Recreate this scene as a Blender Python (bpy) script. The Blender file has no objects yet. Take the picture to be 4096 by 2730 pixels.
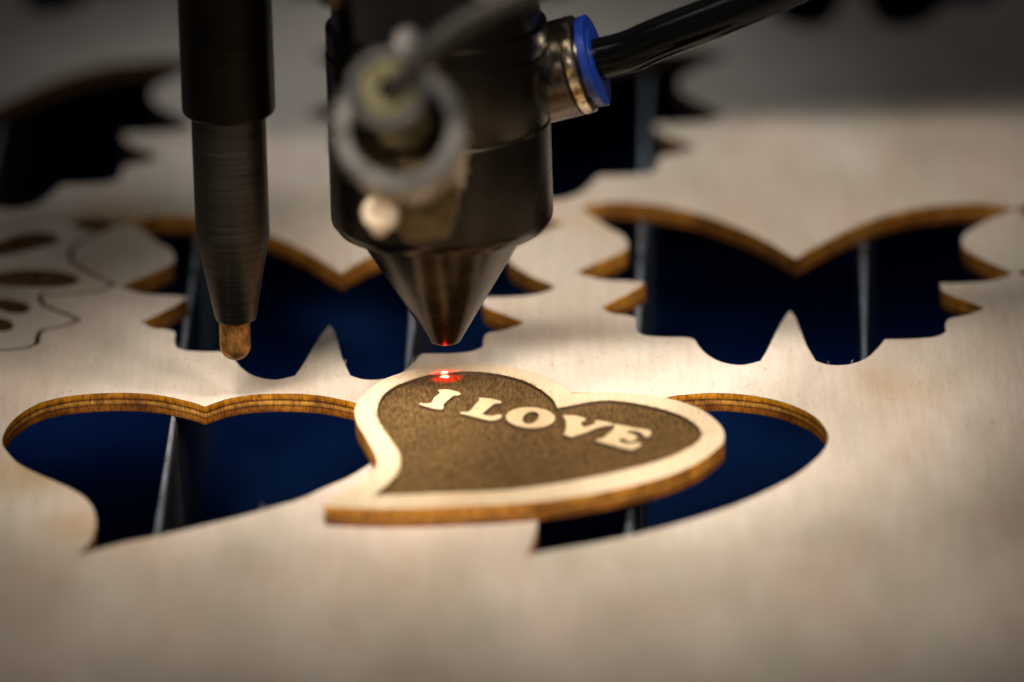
import bpy, bmesh, math, random
from mathutils import Vector, Matrix, noise
random.seed(7)
S = 0.001                                   # all lengths below are millimetres
scn = bpy.context.scene
C = scn.collection

# ------------------------------------------------------------------ camera, world, lamps, exposure
cam = bpy.data.cameras.new("camera"); cam_o = bpy.data.objects.new("camera", cam); C.objects.link(cam_o)
CL, CR = [[0.0,-2.11436,0.69],[[0.999507,0.031411,0.0],[-0.009706,0.308865,-0.951057],[-0.029873,0.950587,0.309017]]]
cam_o.matrix_world = Matrix([CR[0] + [CL[0]], CR[1] + [CL[1]], CR[2] + [CL[2]], [0, 0, 0, 1]])
cam.lens = 500; cam.sensor_width = 36; cam.clip_start = 0.05; cam.clip_end = 50
cam.dof.use_dof = True; cam.dof.focus_distance = 2.19917; cam.dof.aperture_fstop = 8.8
scn.camera = cam_o
w = bpy.data.worlds.new("World"); scn.world = w; w.use_nodes = True
w.node_tree.nodes["Background"].inputs[0].default_value = (0.86, 0.90, 1.0, 1)
w.node_tree.nodes["Background"].inputs[1].default_value = 0.06

def area(name, loc, target, sx, sy, power, col):
    l = bpy.data.lights.new(name, 'AREA'); l.shape = 'RECTANGLE'; l.size = sx * S; l.size_y = sy * S
    l.energy = power; l.color = col
    o = bpy.data.objects.new(name, l); C.objects.link(o); o.location = Vector(loc) * S
    o.rotation_euler = (Vector(target) - Vector(loc)).to_track_quat('-Z', 'Y').to_euler(); return o
def spot(name, loc, tgt, power, half, blend, col, rad):
    l = bpy.data.lights.new(name, 'SPOT'); l.energy = power; l.spot_size = math.radians(half * 2); l.spot_blend = blend
    l.color = col; l.shadow_soft_size = rad * S
    o = bpy.data.objects.new(name, l); C.objects.link(o); o.location = Vector(loc) * S
    o.rotation_euler = (Vector(tgt) - Vector(loc)).to_track_quat('-Z', 'Y').to_euler(); return o
spot("left_lamp", (-80, -120, 250), (-8, -32, 0), 5.3, 15, 1.0, (1.0, 0.94, 0.875), 40)
spot("right_lamp", (85, -120, 250), (-4, -28, 0), 4.5, 15, 1.0, (1.0, 0.94, 0.875), 40)
spot("far_ply_fill", (50, -90, 270), (24, 84, 0), 2.9, 17, 1.0, (1.0, 0.95, 0.88), 40)  # added fill light, brightens the rear of the sheet
spot("near_ply_fill", (60, -160, 250), (6, -116, 0), 1.4, 14, 1.0, (1.0, 0.95, 0.86), 40)  # added fill light for the sheet in the foreground
area("front_fill", (10, -130, 250), (10, 20, 0), 150, 40, 0.11, (1.0, 0.96, 0.88))  # broad fill light added in front, out of view
spot("low_left_fill", (-150, -290, 165), (-14, -30, 0), 3.3, 13, 1.0, (1.0, 0.93, 0.82), 40)  # added low fill from the left, brightens the cut walls
spot("low_right_fill", (150, -290, 165), (2, -32, 0), 3.3, 13, 1.0, (1.0, 0.93, 0.82), 40)  # its added counterpart from the right
spot("rear_fill", (-10, 300, 200), (-14, 128, 0), 0.68, 18, 1.0, (0.92, 0.97, 1.0), 30)  # cool fill light added behind the beam
area("tray_fill", (20, -190, -12), (10, 40, -32), 260, 14, 0.06, (0.55, 0.80, 1.0))  # added light under the sheet to bring up the tray blue
area("rear_tray_fill", (30, 80, -2.5), (30, 84, -34), 240, 8, 0.05, (0.55, 0.75, 1.0))  # another added light under the sheet, for the rear tray floor
vs = scn.view_settings
vs.view_transform = 'Standard'; vs.look = 'None'; vs.exposure = 0; vs.gamma = 1; vs.use_curve_mapping = False

# ------------------------------------------------------------------ helpers
def tag(o, label=None, cat=None, group=None, kind=None):
    if label: o['label'] = label
    if cat: o['category'] = cat
    if group: o['group'] = group
    if kind: o['kind'] = kind
    return o
def empty(name, loc, label, cat, group=None):
    o = bpy.data.objects.new(name, None); C.objects.link(o); o.location = Vector(loc) * S
    o.empty_display_size = 0.005
    return tag(o, label, cat, group)
def link(name, me, mats, parent=None):
    o = bpy.data.objects.new(name, me); C.objects.link(o)
    if not isinstance(mats, (list, tuple)): mats = [mats]
    for m in mats:
        if m.name not in [x.name for x in me.materials if x]: me.materials.append(m)
    if parent is not None: o.parent = parent
    return o
def origin(parent):
    v = Vector((0, 0, 0))
    while parent is not None: v += Vector(parent.location); parent = parent.parent
    return v
def finish(bm, name, mats, parent=None, smooth=True, ang=35):
    off = origin(parent)
    for v in bm.verts: v.co = v.co * S - off
    me = bpy.data.meshes.new(name); bm.to_mesh(me); bm.free()
    if smooth:
        for p in me.polygons: p.use_smooth = True
        me.set_sharp_from_angle(angle=math.radians(ang))
    return link(name, me, mats, parent)
def slab(name, outlines, z0, z1, mats, parent=None, jitter=0.0, cap=True):
    """solid plate with holes: first outline is the rim, the others are openings. mats = [face, edge]"""
    cu = bpy.data.curves.new('tmp', 'CURVE'); cu.dimensions = '2D'; cu.fill_mode = 'BOTH'; cu.extrude = (z1 - z0) / 2
    for ol in outlines:
        sp = cu.splines.new('POLY'); sp.points.add(len(ol) - 1); sp.use_cyclic_u = True
        for k, p in enumerate(ol):
            x, y = p[0], p[1]
            if jitter:
                n = noise.noise_vector(Vector((x * 1.9, y * 1.9, 3)))
                x += n.x * jitter; y += n.y * jitter
            sp.points[k].co = (x, y, 0, 1)
    ob = bpy.data.objects.new('tmp', cu)
    me = bpy.data.meshes.new_from_object(ob); bpy.data.objects.remove(ob); bpy.data.curves.remove(cu)
    bm = bmesh.new(); bm.from_mesh(me); bpy.data.meshes.remove(me)
    bmesh.ops.remove_doubles(bm, verts=bm.verts, dist=1e-4)
    bmesh.ops.recalc_face_normals(bm, faces=bm.faces)
    zc = (z0 + z1) / 2
    for v in bm.verts: v.co.z += zc
    for f in bm.faces: f.material_index = 0 if abs(f.normal.z) > 0.7 else 1
    return finish(bm, name, mats, parent, True, 32)
def frame(axis):
    z = Vector(axis).normalized(); x = z.cross(Vector((0, 0, 1)))
    if x.length < 1e-3: x = Vector((1, 0, 0))
    x.normalize(); y = z.cross(x)
    return x, y, z
def lathe(bm, o, axis, prof, n=72, ripple=None):
    x, y, z = frame(axis); o = Vector(o); rings = []
    for t, r in prof:
        if r < 1e-6: rings.append([bm.verts.new(o + z * t)])
        else:
            ring = []
            for k in range(n):
                a = 2 * math.pi * k / n; rr = r
                if ripple and ripple[0] <= t <= ripple[1]: rr = r * (1 + ripple[2] * (1 if k % 2 else -1))
                ring.append(bm.verts.new(o + z * t + (x * math.cos(a) + y * math.sin(a)) * rr))
            rings.append(ring)
    for a_, b_ in zip(rings, rings[1:]):
        if len(a_) == 1 and len(b_) == 1: continue
        for k in range(n):
            k2 = (k + 1) % n
            if len(a_) == 1: bm.faces.new((a_[0], b_[k2], b_[k]))
            elif len(b_) == 1: bm.faces.new((a_[k], a_[k2], b_[0]))
            else: bm.faces.new((a_[k], a_[k2], b_[k2], b_[k]))
    bmesh.ops.recalc_face_normals(bm, faces=bm.faces)
def lathe_obj(name, o, axis, prof, mat, parent=None, n=72, ripple=None):
    bm = bmesh.new(); lathe(bm, o, axis, prof, n, ripple); return finish(bm, name, mat, parent)
def tube(name, pts, r, mat, parent=None, n=32, res=14):
    P = [Vector(p) for p in pts]; path = []
    for i in range(len(P) - 1):
        p0 = P[i - 1] if i else 2 * P[0] - P[1]; p3 = P[i + 2] if i + 2 < len(P) else 2 * P[-1] - P[-2]
        for k in range(res):
            t = k / res
            path.append(0.5 * (2 * P[i] + (P[i + 1] - p0) * t + (2 * p0 - 5 * P[i] + 4 * P[i + 1] - p3) * t * t + (3 * P[i] - p0 - 3 * P[i + 1] + p3) * t ** 3))
    path.append(P[-1]); bm = bmesh.new(); rings = []
    for i, p in enumerate(path):
        d = (path[min(i + 1, len(path) - 1)] - path[max(i - 1, 0)]).normalized()
        x, y, z = frame(d)
        rings.append([bm.verts.new(p + (x * math.cos(2 * math.pi * k / n) + y * math.sin(2 * math.pi * k / n)) * r) for k in range(n)])
    for a_, b_ in zip(rings, rings[1:]):
        for k in range(n): bm.faces.new((a_[k], a_[(k + 1) % n], b_[(k + 1) % n], b_[k]))
    bm.faces.new(rings[0]); bm.faces.new(rings[-1])
    bmesh.ops.recalc_face_normals(bm, faces=bm.faces)
    return finish(bm, name, mat, parent)
def prism(name, pts, y0, y1, mat, parent=None, bev=0.4):
    """polygon in x,z pushed from y0 to y1"""
    bm = bmesh.new()
    A = [bm.verts.new((p[0], y0, p[1])) for p in pts]; B = [bm.verts.new((p[0], y1, p[1])) for p in pts]
    bm.faces.new(A); bm.faces.new(B); n = len(pts)
    for k in range(n): bm.faces.new((A[k], A[(k + 1) % n], B[(k + 1) % n], B[k]))
    bmesh.ops.recalc_face_normals(bm, faces=bm.faces)
    if bev: bmesh.ops.bevel(bm, geom=bm.edges[:], offset=bev, segments=2, affect='EDGES', profile=0.5)
    return finish(bm, name, mat, parent)

# ------------------------------------------------------------------ materials
class NT:
    def __init__(s, name):
        s.m = bpy.data.materials.new(name); s.m.use_nodes = True; s.t = s.m.node_tree
        s.b = s.t.nodes["Principled BSDF"]
    def n(s, typ, **kw):
        nd = s.t.nodes.new(typ)
        for k, v in kw.items():
            if k.startswith('i_'): nd.inputs[k[2:].replace('_', ' ')].default_value = v
            else: setattr(nd, k, v)
        return nd
    def l(s, a, b): s.t.links.new(a, b)
    def coords(s, scale, rot=(0, 0, 0)):
        tc = s.n('ShaderNodeTexCoord'); mp = s.n('ShaderNodeMapping'); s.l(tc.outputs['Object'], mp.inputs['Vector'])
        mp.inputs['Scale'].default_value = scale; mp.inputs['Rotation'].default_value = rot
        return mp.outputs[0]
    def noise(s, vec, scale=1.0, detail=4, rough=0.6):
        nd = s.n('ShaderNodeTexNoise'); nd.inputs['Scale'].default_value = scale; nd.inputs['Detail'].default_value = detail
        nd.inputs['Roughness'].default_value = rough; s.l(vec, nd.inputs['Vector']); return nd.outputs['Fac']
    def ramp(s, fac, stops):
        r = s.n('ShaderNodeValToRGB'); e = r.color_ramp.elements
        while len(e) < len(stops): e.new(0.5)
        for k, (p, c) in enumerate(stops): e[k].position = p; e[k].color = (c[0], c[1], c[2], 1) if not isinstance(c, (int, float)) else (c, c, c, 1)
        s.l(fac, r.inputs[0]); return r.outputs[0]
    def mix(s, a, b, fac, mode='MIX'):
        m = s.n('ShaderNodeMix', data_type='RGBA', blend_type=mode)
        for sock, v in ((m.inputs[6], a), (m.inputs[7], b), (m.inputs[0], fac)):
            if isinstance(v, (tuple, list)): sock.default_value = (*v, 1)
            elif isinstance(v, (int, float)): sock.default_value = v
            else: s.l(v, sock)
        return m.outputs[2]
    def bump(s, h, strength, dist):
        b = s.n('ShaderNodeBump'); b.inputs['Strength'].default_value = strength; b.inputs['Distance'].default_value = dist * S
        s.l(h, b.inputs['Height']); s.l(b.outputs[0], s.b.inputs['Normal'])
    def set(s, **kw):
        for k, v in kw.items():
            sock = s.b.inputs[k.replace('_', ' ')]
            if isinstance(v, (tuple, list)): sock.default_value = (*v, 1) if len(v) == 3 else v
            elif isinstance(v, (int, float)): sock.default_value = v
            else: s.l(v, sock)
        return s
def ply_face(name, rot=0.03, tint=(1, 1, 1), speck=1.0):
    q = NT(name)
    fine = q.noise(q.coords((5200, 210, 300), (0, 0, rot)), 1, 5, 0.65)      # fibres run along y
    mid = q.noise(q.coords((900, 45, 300), (0, 0, rot)), 1, 4, 0.6)
    big = q.noise(q.coords((42, 14, 10), (0, 0, rot)), 1, 4, 0.55)
    hue = q.noise(q.coords((60, 22, 30), (0, 0, rot + 0.2)), 1.3, 3, 0.5)
    c = q.ramp(fine, [(0.22, (0.62, 0.525, 0.42)), (0.5, (0.71, 0.605, 0.505)), (0.8, (0.76, 0.665, 0.57))])
    c = q.mix(c, q.ramp(mid, [(0.3, (0.90, 0.875, 0.84)), (0.6, (1.0, 1.0, 1.0))]), 1.0, 'MULTIPLY')
    c = q.mix(c, q.ramp(big, [(0.32, (0.76, 0.72, 0.67)), (0.68, (1.03, 1.01, 1.0))]), 1.0, 'MULTIPLY')
    c = q.mix(c, q.ramp(hue, [(0.35, (1.0, 0.95, 0.93)), (0.5, (1, 1, 1)), (0.66, (0.94, 0.97, 0.95))]), 1.0, 'MULTIPLY')
    pores = q.noise(q.coords((1500, 520, 600), (0, 0, rot)), 1, 3, 0.6)
    patch = q.noise(q.coords((70, 50, 60), (0, 0, 0)), 1, 2, 0.5)
    pf = q.n('ShaderNodeMath', operation='MULTIPLY')
    q.l(q.ramp(pores, [(0.30, min(1, speck * 0.6)), (0.39, 0.0)]), pf.inputs[0]); q.l(q.ramp(patch, [(0.45, 0.15), (0.65, 1.0)]), pf.inputs[1])
    c = q.mix(c, (0.30, 0.17, 0.08), pf.outputs[0])
    c = q.mix(c, tint, 1.0, 'MULTIPLY')
    for (sx_, sy_, rad, col, st) in STAINS:                  # brownish yellow smoke stains left by the cutting
        tc = q.n('ShaderNodeTexCoord'); vm = q.n('ShaderNodeVectorMath', operation='DISTANCE'); q.l(tc.outputs['Object'], vm.inputs[0])
        vm.inputs[1].default_value = (sx_ * S, sy_ * S, 3 * S)
        nz = q.noise(q.coords((110, 60, 80)), 1, 4, 0.6)
        ml = q.n('ShaderNodeMath', operation='MULTIPLY'); q.l(vm.outputs['Value'], ml.inputs[0]); q.l(nz, ml.inputs[1])
        q_ = q.n('ShaderNodeMapRange', interpolation_type='SMOOTHSTEP'); q.l(ml.outputs[0], q_.inputs[0])
        q_.inputs[1].default_value = 0.0; q_.inputs[2].default_value = rad * S * 0.5; q_.inputs[3].default_value = st; q_.inputs[4].default_value = 0.0
        c = q.mix(c, q.mix(c, col, 1.0, 'MULTIPLY'), q_.outputs[0])
    q.set(Base_Color=c, Roughness=0.58, Specular_IOR_Level=0.4)
    q.bump(fine, 0.25, 0.05)
    return q.m
def ply_edge(name, zlow, zhigh):
    """laser burnt plywood edge: three plies with dark glue lines, read from height"""
    q = NT(name)
    tc = q.n('ShaderNodeTexCoord'); sx = q.n('ShaderNodeSeparateXYZ'); q.l(tc.outputs['Object'], sx.inputs[0])
    wob = q.noise(q.coords((160, 160, 60)), 1, 3, 0.6)
    mr = q.n('ShaderNodeMapRange'); q.l(sx.outputs['Z'], mr.inputs[0])
    mr.inputs[1].default_value = zlow * S; mr.inputs[2].default_value = zhigh * S
    ad = q.n('ShaderNodeMath', operation='MULTIPLY_ADD'); q.l(wob, ad.inputs[0]); ad.inputs[1].default_value = 0.10; q.l(mr.outputs[0], ad.inputs[2])
    sb = q.n('ShaderNodeMath', operation='SUBTRACT'); q.l(ad.outputs[0], sb.inputs[0]); sb.inputs[1].default_value = 0.05
    c = q.ramp(sb.outputs[0], [(0.0, (0.12, 0.038, 0.003)), (0.14, (0.34, 0.115, 0.005)), (0.30, (0.38, 0.130, 0.006)), (0.35, (0.07, 0.024, 0.003)), (0.40, (0.42, 0.180, 0.022)), (0.54, (0.78, 0.39, 0.075)), (0.63, (0.30, 0.11, 0.010)), (0.675, (0.05, 0.017, 0.002)), (0.715, (0.52, 0.195, 0.004)), (0.93, (0.74, 0.31, 0.006)), (1.0, (0.40, 0.16, 0.006))])
    sp = q.noise(q.coords((2300, 2300, 700)), 1, 5, 0.8)
    c = q.mix(c, q.ramp(sp, [(0.36, (0.22, 0.18, 0.15)), (0.5, (0.8, 0.77, 0.7)), (0.64, (1.25, 1.2, 1.1))]), 1.0, 'MULTIPLY')
    bl = q.noise(q.coords((150, 150, 260)), 1, 4, 0.6)
    c = q.mix(c, q.ramp(bl, [(0.36, (0.42, 0.34, 0.28)), (0.6, (1, 1, 1))]), 1.0, 'MULTIPLY')
    q.set(Base_Color=c, Roughness=0.55, Specular_IOR_Level=0.3)
    q.bump(sp, 0.5, 0.08)
    return q.m
def metal(name, col, rough, brush=(0, 0, 0), amt=0.15, met=1.0, spec=0.5):
    q = NT(name)
    sc = brush if any(brush) else (400, 400, 400)
    f = q.noise(q.coords(sc), 1, 4, 0.65)
    lo = tuple(c * (1 - 2 * amt) for c in col); hi = tuple(c * (1 + 2 * amt) for c in col)
    r = q.n('ShaderNodeMapRange'); q.l(f, r.inputs[0]); r.inputs[3].default_value = rough * 0.8; r.inputs[4].default_value = rough * 1.25
    q.set(Base_Color=q.ramp(f, [(0.3, lo), (0.7, hi)]), Metallic=met, Roughness=r.outputs[0], Specular_IOR_Level=spec)
    q.bump(f, 0.12, 0.02)
    return q.m
M = {}
STAINS = [(-61.7, 71.5, 11, (0.90, 0.78, 0.52), 0.9), (-72, -58, 16, (0.86, 0.70, 0.46), 0.8), (-66, -84, 10, (0.88, 0.74, 0.52), 0.7), (16, 60, 12, (0.94, 0.84, 0.62), 0.7), (60, -30, 14, (0.95, 0.84, 0.68), 0.7), (84, -60, 10, (0.93, 0.85, 0.82), 0.6), (-20, -110, 22, (0.93, 0.86, 0.78), 0.6)]
M['ply'] = ply_face('plywood_face')
M['ply_edge'] = ply_edge('plywood_cut_edge', 0, 3)
M['heart_face'] = ply_face('heart_wood_face', rot=-0.42, tint=(1.02, 0.93, 0.76), speck=2.2)
q = NT('toasted_wood'); g = q.noise(q.coords((900, 900, 400)), 1, 4, 0.7)
q.set(Base_Color=q.ramp(g, [(0.32, (0.26, 0.15, 0.06)), (0.48, (0.50, 0.35, 0.18)), (0.62, (0.68, 0.53, 0.33))]), Roughness=0.6); M['toast'] = q.m
M['letter'] = ply_face('letter_wood_face', rot=-0.42, tint=(0.98, 0.83, 0.58), speck=2.4)
M['heart_edge'] = ply_edge('heart_cut_edge', 0, 3)
q = NT('engraved_wood')
g = q.noise(q.coords((3000, 420, 900), (0, 0, -0.42)), 1, 6, 0.85); g2 = q.noise(q.coords((150, 60, 100), (0, 0, -0.42)), 1, 4, 0.6)
c = q.ramp(g, [(0.37, (0.022, 0.010, 0.003)), (0.48, (0.078, 0.042, 0.0125)), (0.63, (0.175, 0.098, 0.032))])
c = q.mix(c, q.ramp(g2, [(0.3, (0.80, 0.79, 0.78)), (0.7, (1.08, 1.05, 1.0))]), 1.0, 'MULTIPLY')
q.set(Base_Color=c, Roughness=0.85, Specular_IOR_Level=0.15); q.bump(g, 0.7, 0.12); M['engraved'] = q.m
q = NT('charred_wall')
g = q.noise(q.coords((2200, 2200, 600)), 1, 4, 0.7)
q.set(Base_Color=q.ramp(g, [(0.3, (0.022, 0.011, 0.004)), (0.7, (0.10, 0.055, 0.02))]), Roughness=0.8); M['char'] = q.m
q = NT('scorched_shaded_edge'); g = q.noise(q.coords((900, 900, 400)), 1, 4, 0.7)  # dark edge: scorching plus shade painted into the colour
q.set(Base_Color=q.ramp(g, [(0.3, (0.03, 0.011, 0.002)), (0.7, (0.20, 0.072, 0.006))]), Roughness=0.7); M['scorched_shaded_edge'] = q.m
M['gun'] = metal('gunmetal', (0.040, 0.032, 0.024), 0.26, (60, 60, 90), 0.14)
M['cone'] = metal('cone_metal', (0.034, 0.027, 0.019), 0.27, (120, 120, 160), 0.2)
M['pen'] = metal('turned_dark_steel', (0.055, 0.047, 0.038), 0.40, (70, 70, 4200), 0.20)
M['pen2'] = metal('dark_barrel_steel', (0.014, 0.011, 0.008), 0.36, (70, 70, 3000), 0.18)
q = NT('copper_tip')
g = q.noise(q.coords((620, 620, 420)), 1, 5, 0.7); g2 = q.noise(q.coords((1900, 1900, 900)), 1, 3, 0.7)
c = q.ramp(g, [(0.34, (0.13, 0.045, 0.012)), (0.5, (0.34, 0.155, 0.035)), (0.68, (0.55, 0.27, 0.07))])
c = q.mix(c, q.ramp(g2, [(0.35, (0.5, 0.45, 0.4)), (0.6, (1, 1, 1))]), 0.8, 'MULTIPLY')
q.set(Base_Color=c, Metallic=0.75, Roughness=0.42); q.bump(g2, 0.3, 0.05); M['copper'] = q.m
M['nickel'] = metal('worn_nickel', (0.50, 0.41, 0.29), 0.2, (700, 700, 700), 0.12)
M['dark_nickel'] = metal('dark_fitting_metal', (0.10, 0.083, 0.066), 0.28, (500, 500, 500), 0.14)
q = NT('blue_plastic')
g = q.noise(q.coords((700, 700, 700)), 1, 3, 0.6)
q.set(Base_Color=q.ramp(g, [(0.3, (0.0015, 0.010, 0.085)), (0.7, (0.003, 0.018, 0.135))]), Roughness=0.33, Subsurface_Weight=0.15, Subsurface_Scale=0.001); q.bump(g, 0.2, 0.05); M['blue'] = q.m
q = NT('black_hose_plastic'); g = q.noise(q.coords((100, 100, 100)), 1, 2, 0.5)
q.set(Base_Color=q.ramp(g, [(0.3, (0.001, 0.001, 0.001)), (0.7, (0.0015, 0.0015, 0.0015))]), Roughness=0.05, Specular_IOR_Level=0.22, IOR=1.38); M['hose'] = q.m
q = NT('dark_wire'); g = q.noise(q.coords((200, 200, 200)), 1, 2, 0.5)
q.set(Base_Color=q.ramp(g, [(0.3, (0.035, 0.027, 0.020)), (0.7, (0.055, 0.043, 0.032))]), Roughness=0.5); M['wire'] = q.m
M['grey_metal'] = metal('matte_grey_metal', (0.29, 0.26, 0.24), 0.32, (180, 180, 180), 0.25, met=0.8)
M['brass'] = metal('aged_brass', (0.17, 0.12, 0.055), 0.38, (500, 500, 500), 0.15)
q = NT('cream_plastic'); g = q.noise(q.coords((300, 300, 300)), 1, 2, 0.5)
q.set(Base_Color=q.ramp(g, [(0.3, (0.20, 0.17, 0.07)), (0.7, (0.34, 0.29, 0.15))]), Roughness=0.5); M['cream'] = q.m
q = NT('black_paint'); g = q.noise(q.coords((200, 200, 200)), 1, 3, 0.5)
q.set(Base_Color=q.ramp(g, [(0.3, (0.004, 0.004, 0.004)), (0.7, (0.010, 0.009, 0.008))]), Roughness=0.7, Specular_IOR_Level=0.2); M['black'] = q.m
q = NT('pale_highlight'); g = q.noise(q.coords((300, 300, 300)), 1, 3, 0.5)
q.set(Base_Color=q.ramp(g, [(0.3, (0.60, 0.45, 0.30)), (0.7, (0.75, 0.58, 0.4))]), Roughness=0.5, Metallic=0.0); M['pale'] = q.m  # highlight on the screw painted as a pale matt colour
q = NT('beige_cable_sheath'); g = q.noise(q.coords((200, 200, 200)), 1, 3, 0.5)
q.set(Base_Color=q.ramp(g, [(0.3, (0.36, 0.27, 0.21)), (0.7, (0.42, 0.32, 0.25))]), Roughness=0.6); M['beige'] = q.m
M['blade'] = metal('blade_highlight_steel', (0.52, 0.61, 0.72), 0.28, (300, 90, 900), 0.3, met=0.75)  # top edge gleam put into a pale bluish colour
M['blade_side'] = metal('blade_shaded_steel', (0.018, 0.017, 0.016), 0.5, (300, 60, 300), 0.2, met=0.4)  # same steel darkened, shade of the flanks put into the colour
q = NT('navy_tray'); g = q.noise(q.coords((30, 30, 30)), 1, 3, 0.5)
q.set(Base_Color=q.ramp(g, [(0.3, (0.0022, 0.0095, 0.037)), (0.7, (0.0032, 0.013, 0.048))]), Roughness=1.0, Specular_IOR_Level=0.0); M['navy'] = q.m

# ------------------------------------------------------------------ the setting: tray below, gantry above
bm = bmesh.new(); bmesh.ops.create_grid(bm, x_segments=2, y_segments=2, size=450)
for v in bm.verts: v.co.z = -34; v.co.y += 60
tag(finish(bm, 'tray_floor', M['navy'], None, False), kind='structure')
tag(prism('gantry_beam', [(-420, 38), (420, 38), (420, 150), (-420, 150)], 86, 120, M['black'], None, 1.0), kind='structure')  # unseen beam, placed so its shadow darkens the rear of the sheet

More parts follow.
